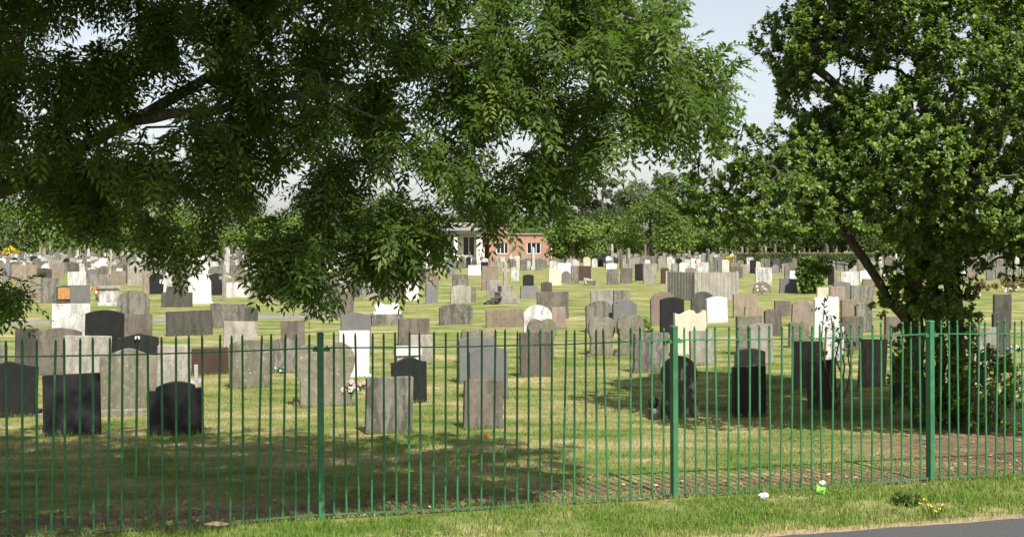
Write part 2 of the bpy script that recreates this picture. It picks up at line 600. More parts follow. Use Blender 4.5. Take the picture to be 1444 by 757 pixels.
# ---------------------------------------------------------------- grass
def blades(name, P, hmin, hmax, wid, stops, lean=0.6, vbias=None, turf=False):
    n = len(P)
    hh = RNG.uniform(hmin, hmax, n) * RNG.uniform(0.6, 1.0, n)
    ang = RNG.uniform(0, 2 * np.pi, n)
    la = RNG.uniform(0, 2 * np.pi, n)
    lm = RNG.uniform(0.1, lean, n) * hh
    wx, wy = np.cos(ang) * wid / 2, np.sin(ang) * wid / 2
    lx, ly = np.cos(la) * lm, np.sin(la) * lm
    V = np.zeros((n, 5, 3), np.float32)
    V[:, 0] = np.stack([P[:, 0] - wx, P[:, 1] - wy, np.full(n, -0.005)], 1)
    V[:, 1] = np.stack([P[:, 0] + wx, P[:, 1] + wy, np.full(n, -0.005)], 1)
    V[:, 2] = np.stack([P[:, 0] + wx * .7 + lx * .35, P[:, 1] + wy * .7 + ly * .35, hh * .6], 1)
    V[:, 3] = np.stack([P[:, 0] - wx * .7 + lx * .35, P[:, 1] - wy * .7 + ly * .35, hh * .6], 1)
    V[:, 4] = np.stack([P[:, 0] + lx, P[:, 1] + ly, hh * (1 - .25 * lm / hh)], 1)
    b = np.arange(n)[:, None] * 5
    T = np.concatenate([b + np.array([[0, 1, 2]]), b + np.array([[0, 2, 3]]), b + np.array([[3, 2, 4]])], 0)
    v = RNG.uniform(0, 1, n) if vbias is None else np.clip(vbias + RNG.normal(0, .2, n), 0, 1)
    m = leaf_mat(name + '_blade', stops, 0.7, 0.15, 0.25, (0.18, 0.24, 0.05))
    if turf:
        n_, l_ = m.node_tree.nodes, m.node_tree.links
        ge = N(n_, 'ShaderNodeNewGeometry')
        c_, _ = turf_colour(n_, l_, ge.outputs['Position'], 1.3)
        at = next(x_ for x_ in n_ if x_.type == 'ATTRIBUTE')
        vr = ramp(n_, [(0, (0.7, 0.8, 0.6)), (1, (1.35, 1.25, 1.2))])
        l_.new(at.outputs['Fac'], vr.inputs[0])
        l_.new(mixc(n_, l_, 1.0, c_, vr.outputs[0], 'MULTIPLY'), n_['Principled BSDF'].inputs['Base Color'])
    o = link(name, mesh_np(name, V.reshape(-1, 3), T, np.repeat(v, 5)), m)
    return tagk(o, kind='stuff')


def vnoise(x, y, s, seed):
    r = np.random.default_rng(seed)
    t = r.uniform(0, 1, (64, 64))
    u, v = x / s, y / s
    i, j = np.floor(u).astype(int), np.floor(v).astype(int)
    fu, fv = u - i, v - j
    fu, fv = fu * fu * (3 - 2 * fu), fv * fv * (3 - 2 * fv)
    g_ = lambda a, b: t[a % 64, b % 64]
    return (g_(i, j) * (1 - fu) + g_(i + 1, j) * fu) * (1 - fv) + (g_(i, j + 1) * (1 - fu) + g_(i + 1, j + 1) * fu) * fv


n = 125000
x = RNG.uniform(-8, 9, n)
q = RNG.uniform(-1.64, 0.22, n)
cl = vnoise(x, q, 0.35, 1) * .6 + vnoise(x, q, 0.12, 2) * .4
keep = (RNG.uniform(0, 1, n) < np.clip(cl * 1.9 - .25, 0.05, 1)) & ((x > -5.2) & (x < 6.6) | (RNG.uniform(0, 1, n) < .35))
keep &= ~((q < -1.5) & (RNG.uniform(0, 1, n) < .7)) & ~((q > 0) & (RNG.uniform(0, 1, n) < .5))
x, q, cl = x[keep], q[keep], cl[keep]
P = np.stack([x - q * SA, FA[1] + SL * (x - FA[0]) + q * CA], 1)
vb = np.clip(.16 + .5 * (vnoise(x, q, 0.5, 3) - .35) + .3 * (q < -1.3) + .25 * (q > -.15), 0, 1)
o = blades('verge_grass', P, 0.03, 0.095, 0.007, [(0, (0.095, 0.180, 0.026)), (0.45, (0.165, 0.250, 0.046)), (0.75, (0.27, 0.27, 0.088)), (1, (0.44, 0.36, 0.19))], 0.8, vb)

n = 230000
x = RNG.uniform(-9, 13, n)
q = 0.15 + 15 * RNG.uniform(0, 1, n) ** 1.7
P = np.stack([x - q * SA, FA[1] + SL * (x - FA[0]) + q * CA], 1)
inframe = np.abs(P[:, 0]) < P[:, 1] * .43 + .3
cl = vnoise(P[:, 0], P[:, 1], 0.6, 5) * .6 + vnoise(P[:, 0], P[:, 1], 0.2, 6) * .4
dirt = np.clip(1.3 - np.abs(q + (vnoise(x, q, .6, 7) - .5) * 1.2 - .6) * 1.3, 0, 1)
rr = np.sqrt(((P[:, 0] - 6.6) * .42) ** 2 + ((P[:, 1] - 14.6) * .62) ** 2)
dirt = np.maximum(dirt, np.clip((1.2 - rr) * 2.5, 0, 1))
keep = inframe & (RNG.uniform(0, 1, n) > dirt * .93) & (RNG.uniform(0, 1, n) < np.clip(cl * 1.7 - .1, .1, 1))
P, cl2, q = P[keep], cl[keep], q[keep]
vb = np.clip(.32 + .9 * (vnoise(P[:, 0] * .5, P[:, 1], 0.8, 8) - .4), 0, 1)
blades('lawn_grass', P, 0.025, 0.07, 0.007, [(0, (0.075, 0.105, 0.024)), (0.45, (0.14, 0.155, 0.046)), (0.75, (0.23, 0.20, 0.085)), (1, (0.34, 0.28, 0.16))], 0.9, None, True)

# dead leaves on the bare soil
n = 1500
x = RNG.uniform(-6, 9, n)
q = RNG.uniform(0.05, 1.15, n)
sel = RNG.uniform(0, 1, n) < .3
x[sel] = RNG.uniform(4.3, 9, sel.sum())
q[sel] = RNG.uniform(.2, 3.2, sel.sum())
P = np.stack([x - q * SA, FA[1] + SL * (x - FA[0]) + q * CA, RNG.uniform(.004, .03, n)], 1)
a = RNG.uniform(0, 2 * np.pi, n)
s = RNG.uniform(.015, .04, n)
u = np.stack([np.cos(a), np.sin(a), RNG.uniform(-.3, .5, n)], 1) * s[:, None]
t = np.stack([-np.sin(a), np.cos(a), RNG.uniform(-.3, .5, n)], 1) * s[:, None] * .5
V = np.stack([P - u, P + t, P + u, P - t], 1).reshape(-1, 3)
fcs = np.arange(4 * n).reshape(n, 4)
ml = leaf_mat('dead_leaf', [(0, (0.10, 0.06, 0.035)), (0.6, (0.22, 0.14, 0.08)), (1, (0.42, 0.33, 0.2))], .8, .2, 0)
tagk(link('leaf_litter', mesh_np('leaf_litter', V, fcs, np.repeat(RNG.uniform(0, 1, n), 4)), ml), kind='stuff')


# ---------------------------------------------------------------- foliage helpers
def unit(a):
    return a / np.maximum(1e-9, np.linalg.norm(a, axis=-1, keepdims=True))


def leaflets(base, d, nrm, L, W, v, fold=0.18, curl=0.12):
    """pointed folded leaves, five vertices and four triangles each"""
    n = len(base)
    d = unit(d)
    s = unit(np.cross(d, nrm))
    nn = np.cross(s, d)
    L = L[:, None]
    W = W[:, None]
    V = np.zeros((n, 5, 3), np.float32)
    V[:, 0] = base
    V[:, 1] = base + d * L * .48 + s * W * .5 + nn * W * fold
    V[:, 2] = base + d * L - nn * L * curl
    V[:, 3] = base + d * L * .48 - s * W * .5 + nn * W * fold
    V[:, 4] = base + d * L * .5 + nn * L * curl * .3
    b = np.arange(n)[:, None] * 5
    T = np.concatenate([b + np.array([[0, 1, 4]]), b + np.array([[1, 2, 4]]), b + np.array([[2, 3, 4]]), b + np.array([[3, 0, 4]])], 0)
    return V.reshape(-1, 3), T, np.repeat(v, 5)


def broad_leaves(base, d, nrm, L, W, v, fold=0.14, curl=0.1):
    """blunt oval leaves, seven vertices and six triangles each"""
    n = len(base)
    d = unit(d)
    s = unit(np.cross(d, nrm))
    nn = np.cross(s, d)
    L = L[:, None]
    W = W[:, None]
    V = np.zeros((n, 7, 3), np.float32)
    V[:, 0] = base
    V[:, 1] = base + d * L * .30 + s * W * .34 + nn * W * fold * .8
    V[:, 2] = base + d * L * .74 + s * W * .47 + nn * W * fold
    V[:, 3] = base + d * L - nn * L * curl
    V[:, 4] = base + d * L * .74 - s * W * .47 + nn * W * fold
    V[:, 5] = base + d * L * .30 - s * W * .34 + nn * W * fold * .8
    V[:, 6] = base + d * L * .55 + nn * L * curl * .3
    b = np.arange(n)[:, None] * 7
    T = np.concatenate([b + np.array([[i, (i + 1) % 6, 6]]) for i in range(6)], 0)
    return V.reshape(-1, 3), T, np.repeat(v, 7)


def grow(limbs, tips, step=0.28, jit=0.05, sag=0.0):
    """join every tip to the nearest point of the skeleton so far; returns nodes, parents, chains"""
    nodes = []
    par = []
    chains = []
    for pl in limbs:
        pl = [np.array(p, float) for p in pl]
        start = None
        if nodes:
            A = np.array(nodes)
            i = int(np.argmin(((A - pl[0]) ** 2).sum(1)))
            if np.linalg.norm(A[i] - pl[0]) < .6:
                start = i
        ch = [] if start is None else [start]
        for a_, b_ in zip(pl[:-1], pl[1:]):
            k = max(1, int(np.linalg.norm(b_ - a_) / .2))
            for t_ in range(k):
                p = a_ + (b_ - a_) * t_ / k
                if ch and t_ == 0 and len(ch) == 1 and start is not None:
                    continue
                p = p + RNG.normal(0, .012, 3)
                nodes.append(p)
                par.append(ch[-1] if ch else -1)
                ch.append(len(nodes) - 1)
        nodes.append(pl[-1])
        par.append(ch[-1])
        ch.append(len(nodes) - 1)
        chains.append(ch)
    cap = len(nodes) + len(tips) * 14 + 100
    A = np.full((cap, 3), 1e6)
    A[:len(nodes)] = np.array(nodes)
    m = len(nodes)
    par = par + [0] * (cap - m)
    order = np.argsort([((A[:m] - t_) ** 2).sum(1).min() for t_ in tips])
    tipinfo = []
    for k in order:
        t_ = tips[k]
        dd = ((A[:m] - t_) ** 2).sum(1)
        i = int(np.argmin(dd))
        d_ = math.sqrt(dd[i])
        ns = min(12, max(2, int(d_ / step)))
        ch = [i]
        up = np.array([0, 0, 1.0])
        off = RNG.normal(0, .12, 3) * d_
        for j in range(1, ns + 1):
            f = j / ns
            p = A[i] + (t_ - A[i]) * f + off * math.sin(math.pi * f) + up * sag * d_ * math.sin(math.pi * f)
            if j < ns:
                p = p + RNG.normal(0, jit * d_ / ns, 3)
            A[m] = p
            par[m] = ch[-1]
            ch.append(m)
            m += 1
        chains.append(ch)
        tipinfo.append((k, t_, unit(A[ch[-1]] - A[ch[-2]])))
    cnt = np.zeros(m)
    for ch in chains:
        cnt[ch[-1]] += 1
    for i in range(m - 1, -1, -1):
        if par[i] >= 0 and par[i] != i:
            cnt[par[i]] += cnt[i]
    return A[:m], cnt, chains, tipinfo


def skeleton_mesh(mb, A, rad, chains, k=5):
    for ch in chains:
        if len(ch) < 2:
            continue
        r = [rad[i] for i in ch]
        r[0] = min(r[0], r[1] * 1.25)
        kk = 9 if r[1] > .05 else (6 if r[1] > .02 else 4 if r[1] > .008 else 3)
        mb.tube([A[i] for i in ch], r, kk, cap=False)


def px(P):
    return CX + F * P[:, 0] / P[:, 1], HY - F * (P[:, 2] - H) / P[:, 1]


def thin(P, gaps):
    X_, Y_ = px(P)
    k = np.ones(len(P), bool)
    for gx_, gy_, rx, ry, kp in gaps:
        ins = ((X_ - gx_) / rx) ** 2 + ((Y_ - gy_) / ry) ** 2 < 1
        k &= ~(ins & (RNG.uniform(0, 1, len(P)) > kp))
    return P[k]


# ---------------------------------------------------------------- the ash tree, its trunk beyond the frame's edge
def ash_tree():
    root = empty('ash_tree', (-6.6, 11.6, 0))
    tagk(root, 'large ash tree whose drooping feathery branches overhang the fence and lawn', 'tree')
    limbs = [
        [(-6.6, 11.6, -.1), (-6.55, 11.55, 1.1), (-6.5, 11.5, 2.2), (-6.3, 11.3, 4), (-5.8, 11, 6), (-5.2, 10.8, 7.2)],
        [(-6.5, 11.5, 2.2), (-5.2, 11.1, 2.75), (-4.08, 10.8, 3.2), (-2.68, 10.6, 3.93), (-1.8, 10.4, 4.55), (-.6, 10.2, 4.95), (.6, 10.0, 4.9)],
        [(-4.08, 10.8, 3.2), (-3.2, 10.1, 3.5), (-2, 9.7, 3.62), (-.6, 9.5, 3.85), (.5, 9.4, 3.95)],
        [(-6.3, 11.3, 4), (-4.5, 10.8, 5.3), (-2.5, 10.5, 5.8), (-.5, 10.3, 6.0)],
        [(-6.3, 11.3, 4), (-7.5, 11, 5), (-8.5, 10.6, 5.6)],
        [(-6.5, 11.5, 2.2), (-5.8, 10.4, 3), (-5, 9.4, 3.4), (-4, 9, 3.4)],
        [(-6.3, 11.3, 4), (-5.4, 10, 5.0), (-4.2, 8.8, 5.5), (-2.6, 8.2, 5.7), (-1.0, 8.0, 5.6)],
        [(-2.68, 10.6, 3.93), (-1.9, 10.2, 3.5), (-1.35, 9.9, 3.0), (-1.2, 9.8, 2.6)],
    ]
    bx = [-60, 0, 60, 130, 190, 215, 235, 255, 290, 340, 365, 400, 450, 475, 520, 570, 600, 625, 660, 700, 720, 760, 800, 815, 850, 900, 950, 985, 1010, 1030, 1045]
    by = [305, 285, 290, 310, 305, 350, 370, 345, 300, 300, 350, 365, 345, 340, 365, 370, 345, 320, 290, 268, 280, 296, 300, 265, 230, 215, 205, 180, 160, 130, 100]
    n = 2500
    xs = RNG.uniform(-60, 1040, n)
    B = np.interp(xs, bx, by)
    ys = -70 + (B + 70) * RNG.uniform(0, 1, n) ** .92
    Y = np.where(ys > 300, RNG.uniform(9.0, 10.6, n), RNG.uniform(8.9, 11.9, n))
    keep = ~((xs > 960) & (ys < 70) & (xs > 975 + ys * .5))
    keep &= ~((xs > 870) & (RNG.uniform(0, 1, n) < .35))
    xs, ys, Y = xs[keep], ys[keep], Y[keep]
    T = np.stack([(xs - CX) / F * Y, Y, H - (ys - HY) / F * Y], 1)
    # more along the hanging sprays
    hang = []
    for x0, y0, x1, y1, k, yy in [(365, 330, 385, 405, 20, 9.4), (400, 330, 440, 410, 26, 9.6), (230, 310, 238, 385, 14, 9.5), (540, 330, 575, 385, 22, 9.9),
                                  (500, 320, 530, 380, 16, 9.8), (756, 220, 764, 300, 22, 9.7), (706, 250, 714, 312, 14, 9.8), (-20, 405, 45, 420, 9, 10.3), (-40, 380, 0, 425, 7, 10.2),
                                  (930, 60, 1035, 85, 14, 9.8), (960, 150, 1000, 185, 8, 9.9), (600, 300, 615, 350, 12, 9.8), (130, 290, 150, 325, 12, 9.7)]:
        for i in range(k):
            f = random.random()
            yv = yy + random.uniform(-.35, .35)
            xx = x0 + (x1 - x0) * f + random.gauss(0, 14)
            yp = y0 + (y1 - y0) * f + random.gauss(0, 10)
            hang.append(((xx - CX) / F * yv, yv, H - (yp - HY) / F * yv))
    gaps = [(215, 145, 42, 26, .12), (200, 190, 40, 18, .35), (310, 140, 26, 20, .2), (222, 205, 22, 14, .1), (560, 262, 52, 22, .03), (612, 262, 30, 18, .08),
            (628, 172, 28, 18, .08), (735, 203, 42, 28, .03), (720, 225, 24, 16, .1), (690, 205, 26, 20, .2), (600, 112, 34, 14, .3), (390, 262, 32, 18, .12), (50, 132, 18, 12, .1),
            (30, 285, 34, 26, .2), (232, 308, 40, 30, .12), (395, 318, 40, 24, .1), (25, 320, 60, 26, .12), (640, 290, 20, 16, .1), (480, 215, 18, 14, .3), (487, 390, 18, 60, .05), (338, 372, 18, 60, .08),
            (670, 320, 40, 30, .05), (1000, 30, 40, 60, .12), (870, 285, 60, 30, .1), (120, 175, 22, 14, .3), (820, 70, 20, 12, .4)]
    T = thin(T, gaps)
    # gather the tips into sprays with air between them
    cc = T[RNG.choice(len(T), 230, replace=False)]
    nn_ = np.array([np.argmin(((cc - t_) ** 2).sum(1)) for t_ in T])
    T = T + (cc[nn_] - T) * RNG.uniform(.25, .62, len(T))[:, None]
    T = thin(T, [(a_, b_, c_ * 1.2, d_ * 1.25, e_ * .6) for a_, b_, c_, d_, e_ in gaps])
    n = 3700
    O_ = np.stack([RNG.uniform(-9.2, -.2, n), RNG.uniform(6.2, 9.6, n), RNG.uniform(4.2, 7.2, n)], 1)
    e = ((O_[:, 0] + 4.4) / 4.5) ** 2 + ((O_[:, 1] - 8.6) / 2.7) ** 2 + ((O_[:, 2] - 5.2) / 2.0) ** 2
    O_ = O_[(e < 1) & (O_[:, 2] > H + .25 + 350 / F * O_[:, 1])]
    n = 700
    U = np.stack([RNG.uniform(-9.2, .9, n), RNG.uniform(9.0, 12, n), RNG.uniform(4.85, 7.3, n)], 1)
    e = ((U[:, 0] + 4.3) / 5.2) ** 2 + ((U[:, 1] - 10.6) / 1.7) ** 2 + ((U[:, 2] - 4.6) / 2.7) ** 2
    U = U[e < 1]
    n = 240
    S = np.stack([RNG.uniform(-9.2, -5.0, n), RNG.uniform(8.9, 12.2, n), RNG.uniform(2.4, 5, n)], 1)
    S = S[((S[:, 0] + 4.8) / 4.6) ** 2 + ((S[:, 1] - 10.6) / 1.8) ** 2 < 1]
    tips = np.concatenate([T, np.array(hang), U, O_, S], 0)
    A, cnt, chains, ti = grow(limbs, tips, .26, .1, .05)
    rad = np.clip(.0017 * np.sqrt(cnt), .0032, .11)
    rad = np.minimum(rad, np.interp(A[:, 0], [-6, -4.2, -2.6, -1, 2], [.3, .085, .042, .022, .015]))
    base = np.array([-6.6, 11.6, 0])
    tm = MB()
    skeleton_mesh(tm, A - base, rad, chains)
    tm.build('trunk', M_BARK, root, smooth=True)
    # compound leaves
    pos, dr = [], []
    for _, p, d_ in ti:
        for k in range(int(RNG.integers(6, 9))):
            back = RNG.uniform(0, .28)
            pos.append(p - d_ * back)
            q_ = d_ * RNG.uniform(.2, .9) + RNG.normal(0, .62, 3)
            q_[2] -= .42
            dr.append(q_)
    pos, dr = np.array(pos), unit(np.array(dr))
    K = len(pos)
    nrm = unit(np.array([0.12, -.25, 1.0]) + RNG.normal(0, .38, (K, 3)))
    side = unit(np.cross(dr, nrm))
    nrm = np.cross(side, dr)
    Lr = RNG.uniform(.145, .26, K)
    Vs, Ts, vs = [], [], []
    nb = 0
    lv = np.clip(RNG.normal(.45, .22, K), 0, 1)
    for j in range(9):
        pair, sg = j // 2, (1 if j % 2 else -1)
        if j == 8:
            t_ = 1.0
            d_ = dr.copy()
        else:
            t_ = .3 + .2 * pair
            d_ = dr * .62 + side * sg * .78
        d_ = unit(d_ + RNG.normal(0, .1, (K, 3)) + np.array([0, 0, -.12]))
        bp = pos + dr * (Lr * t_)[:, None] - np.array([0, 0, 1.0]) * (Lr * .3 * t_ * t_)[:, None]
        L = Lr * RNG.uniform(.34, .46, K) * (1.05 - .12 * abs(pair - 1.5))
        V, Tt, v = leaflets(bp, d_, nrm + RNG.normal(0, .15, (K, 3)), L, L * RNG.uniform(.28, .38, K), np.clip(lv + RNG.normal(0, .06, K), 0, 1))
        Vs.append(V); Ts.append(Tt + nb); vs.append(v)
        nb += len(V)
    link('crown', mesh_np('crown', np.concatenate(Vs) - base, np.concatenate(Ts), np.concatenate(vs)), M_ASH, root)
    print('ash leaflets', nb // 5)


ash_tree()


# ---------------------------------------------------------------- the holly
def whorls(P, D, per, Lmin, Lmax, wr, up=.35, spread=1.0, length=.14):
    """short shoots crowded with broad leaves"""
    K = len(P)
    rp = np.repeat(np.arange(K), per)
    n = len(rp)
    t_ = RNG.uniform(0, 1, n)
    bp = P[rp] - D[rp] * (length * t_)[:, None]
    rnd = unit(RNG.normal(0, 1, (n, 3)))
    rad = unit(rnd - D[rp] * (rnd * D[rp]).sum(1)[:, None])
    d_ = unit(rad * spread + D[rp] * RNG.uniform(.2, .9, n)[:, None] + np.array([0, 0, up * .3]))
    nrm = unit(D[rp] * .6 + np.array([0.1, -.25, .75]) + RNG.normal(0, .35, (n, 3)))
    L = RNG.uniform(Lmin, Lmax, n)
    v = np.clip(np.repeat(RNG.normal(.45, .2, K), per) + RNG.normal(0, .1, n), 0, .93)
    v[RNG.uniform(0, 1, n) < .006] = 1.0
    return broad_leaves(bp, d_, nrm, L, L * RNG.uniform(wr * .85, wr * 1.15, n), v, .14, .1)


def holly():
    base = np.array([5.6, 16.4, 0])
    root = empty('holly_tree', tuple(base))
    tagk(root, 'broad evergreen holly tree with glossy leaves and several stems behind the fence', 'tree')
    limbs = [
        [(5.52, 16.4, -.1), (5.5, 16.4, 1.2), (5.45, 16.4, 2.2), (5.6, 16.4, 3.5), (5.7, 16.4, 5.5), (5.75, 16.4, 7.4)],
        [(6.12, 16.6, -.1), (6.14, 16.6, 1), (6.06, 16.6, 2.0), (6.2, 16.5, 3.2), (6.5, 16.4, 4.6), (6.6, 16.4, 6.2)],
        [(5.86, 16.5, -.1), (5.88, 16.52, 1.1), (5.75, 16.7, 2.4), (5.8, 17.3, 3.6), (5.9, 17.9, 4.6)],
        [(5.5, 16.4, 1.25), (5.1, 16.3, 1.75), (4.7, 16.2, 2.35), (4.2, 16, 2.9), (3.4, 15.8, 3.4)],
        [(6.2, 16.5, 3.2), (7.3, 16.3, 3.8), (8.3, 16.2, 4.3)],
        [(5.45, 16.4, 2.2), (5.35, 15.4, 2.9), (5.3, 14.4, 3.4)],
        [(5.6, 16.4, 3.5), (4.8, 16.1, 4.2), (4.0, 15.9, 4.8)],
        [(6.2, 16.5, 3.2), (6.6, 15.5, 3.8), (6.9, 14.5, 4.2)],
    ]
    n = 30000
    z = RNG.uniform(2.0, 8.1, n)
    th = RNG.uniform(0, 2 * np.pi, n)
    Rz = np.interp(z, [1.9, 2.3, 2.7, 3.2, 3.9, 4.8, 5.7, 6.8, 7.6, 8.1], [.9, 2.3, 3.25, 3.3, 3.0, 2.65, 2.35, 1.75, 1.0, .2])
    Rz = Rz * (1 + .10 * np.sin(3 * th + 1.4 * z) + .08 * np.sin(5 * th - 2.3 * z + 1) + .06 * np.sin(9 * th + 3.7 * z))
    fr = 1 - .55 * RNG.uniform(0, 1, n) ** 1.7
    keep = RNG.uniform(0, 1, n) < np.clip(Rz / 3.0, .1, 1)
    keep &= ~((np.sin(th) > .2) & (RNG.uniform(0, 1, n) < .45))          # thinner on the far side
    T = np.stack([5.85 + Rz * fr * np.cos(th), 16.4 + Rz * fr * np.sin(th) * .92, z], 1)[keep]
    X_, Y_ = px(T)
    cl = np.array([(1290, 420, 40, 26), (1330, 430, 30, 20), (1265, 400, 18, 18)])
    gaps = [(1180, 100, 42, 20, .10), (1240, 112, 26, 18, .12), (1272, 94, 22, 16, .15), (1140, 142, 32, 14, .15), (1215, 70, 16, 10, .2), (1415, 262, 24, 12, .15),
            (1105, 165, 30, 12, .2), (1350, 40, 20, 14, .3), (1300, 150, 18, 12, .3), (1050, 130, 45, 60, .0), (1010, 215, 30, 20, .15), (1075, 185, 40, 18, .4), (1060, 205, 40, 14, .25),
            (1180, 348, 70, 26, .06), (1222, 375, 56, 40, .02), (1090, 354, 80, 24, .04), (1400, 380, 60, 22, .08), (1395, 352, 40, 18, .35)]
    T = thin(T, gaps)
    extra = []
    for cx_, cy_, sx, sy, k, dy in [(1285, 425, 26, 15, 60, 16.0), (1330, 435, 18, 12, 34, 16.0), (1268, 398, 10, 12, 18, 16.0), (1312, 382, 24, 14, 50, 16.2), (1030, 160, 10, 14, 10, 15.6),
                                    (1055, 185, 16, 6, 12, 15.6), (1020, 210, 14, 5, 10, 15.4), (1095, 110, 8, 20, 14, 16), (1380, 330, 30, 14, 40, 15.6)]:
        for i in range(k):
            yv = dy + random.gauss(0, .25)
            xx, yy = random.gauss(cx_, sx), random.gauss(cy_, sy)
            extra.append(((xx - CX) / F * yv, yv, H - (yy - HY) / F * yv))
    for i in range(460):
        sx, sy = random.choice([(5.5, 16.35), (5.52, 16.3), (5.86, 16.4), (6.12, 16.55), (6.12, 16.55)])
        a_ = random.uniform(0, 6.28)
        r_ = random.uniform(.14, .42)
        extra.append((sx + r_ * math.cos(a_), sy + r_ * math.sin(a_), random.uniform(.1, 2.6) ** 1.0))
    tips = np.concatenate([T, np.array(extra)], 0)
    A, cnt, chains, ti = grow(limbs, tips, .3, .12, .03)
    rad = np.clip(.0017 * np.sqrt(cnt), .003, .11)
    for ch in chains[:8]:
        for i in ch:
            rad[i] = max(rad[i], .022)
    for ch, r0 in ((chains[0], .085), (chains[1], .10), (chains[2], .045)):
        for i in ch:
            if A[i][2] < 2.6:
                rad[i] = max(rad[i], r0 * (1.25 - .14 * A[i][2]))
    tm = MB()
    skeleton_mesh(tm, A - base, rad, chains)
    tm.build('trunk', M_HBARK, root, smooth=True)
    P = np.array([p for _, p, _ in ti])
    ctr = np.array([5.85, 16.4, 3.0])
    D = unit(np.array([d_ for _, _, d_ in ti]) * .6 + unit(P - ctr) * .5 + np.array([0.05, -.1, .35]))
    V, Tt, v = whorls(P, D, 21, .046, .076, .56)
    link('crown', mesh_np('crown', V - base, Tt, v), M_HOLLY, root)
    print('holly leaves', len(v) // 7, 'tips', len(P))


holly()


def leafy_shrub(name, label, cat, c, rx, rz_, n, leafL, mat, stems=9, per=11, base_z=0.0, group=None, zmin=0.08):
    root = empty(name, (c[0], c[1], 0))
    tagk(root, label, cat, group)
    u = unit(RNG.normal(0, 1, (n, 3))) * (RNG.uniform(.25, 1, n) ** .45)[:, None]
    u *= (1 + .14 * np.sin(4 * np.arctan2(u[:, 1], u[:, 0]) + 3 * u[:, 2]))[:, None]
    P = np.stack([u[:, 0] * rx, u[:, 1] * rx * .9, np.maximum(zmin, rz_ + u[:, 2] * rz_)], 1)
    mb = MB()
    limbs = []
    for i in range(stems):
        a_ = 2 * math.pi * i / stems + random.uniform(-.3, .3)
        r1 = rx * random.uniform(.2, .6)
        limbs.append([(.04 * math.cos(a_), .04 * math.sin(a_), -.03), (r1 * .5 * math.cos(a_), r1 * .5 * math.sin(a_), rz_ * .7), (r1 * math.cos(a_), r1 * math.sin(a_), rz_ * random.uniform(1.1, 1.6))])
    A, cnt, chains, ti = grow(limbs, P, .2, .1, .02)
    skeleton_mesh(mb, A, np.clip(.003 * np.sqrt(cnt), .0025, .04), chains)
    mb.build('stems', M_TWIG, root)
    PP = np.array([p for _, p, _ in ti])
    D = unit(np.array([d_ for _, _, d_ in ti]) + np.array([0, -.1, .5]))
    V, Tt, v = whorls(PP, D, per, leafL * .7, leafL * 1.1, .46, length=.1)
    link('foliage', mesh_np('foliage', V, Tt, v), mat, root)
    return root


leafy_shrub('evergreen_shrub', 'glossy evergreen shrub growing against the foot of the holly trunk', 'shrub', (6.25, 15.95), .52, .60, 300, .075, M_HOLLY, 9, 12)


def sapling():
    c = (gx(1180, gd(577)), gd(577))
    root = empty('bare_sapling', (c[0], c[1], 0))
    tagk(root, 'thin sapling with twisted brown stems and few leaves beside the dark leaning slab', 'sapling')
    s = c[1] / F
    mb = MB()
    tips = []
    for pts in [[(1180, 577), (1186, 545), (1190, 515), (1186, 490), (1192, 470)], [(1180, 577), (1176, 548), (1164, 515), (1160, 480), (1161, 452), (1163, 425)],
                [(1182, 570), (1196, 548), (1200, 520), (1194, 500), (1198, 484)], [(1180, 577), (1170, 540), (1172, 505), (1176, 470), (1172, 445)], [(1181, 560), (1188, 532), (1180, 505), (1185, 470)]]:
        q_ = [((a - 1180) * s, random.uniform(-.1, .1), max(-.02, (577 - b) * s)) for a, b in pts]
        mb.tube(q_, [.018, .016, .012, .010, .007, .005][:len(q_)], 5)
        for a_, b_ in zip(q_[1:-1], q_[2:]):
            for k in range(3):
                f = random.random()
                p = [a_[i] + (b_[i] - a_[i]) * f for i in range(3)]
                e = (p[0] + random.uniform(-.09, .09), p[1] + random.uniform(-.09, .09), p[2] + random.uniform(.03, .12))
                mb.tube([p, e], [.004, .003], 3)
                if p[2] > .5:
                    tips.append(e)
        tips.append(q_[-1])
    mb.build('stems', M_TWIG, root)
    P = np.array(tips)
    D = unit(RNG.normal(0, .5, (len(P), 3)) + np.array([0, 0, .8]))
    V, Tt, v = whorls(P, D, 4, .06, .1, .42)
    link('foliage', mesh_np('foliage', V, Tt, v), M_HOLLY, root)


sapling()


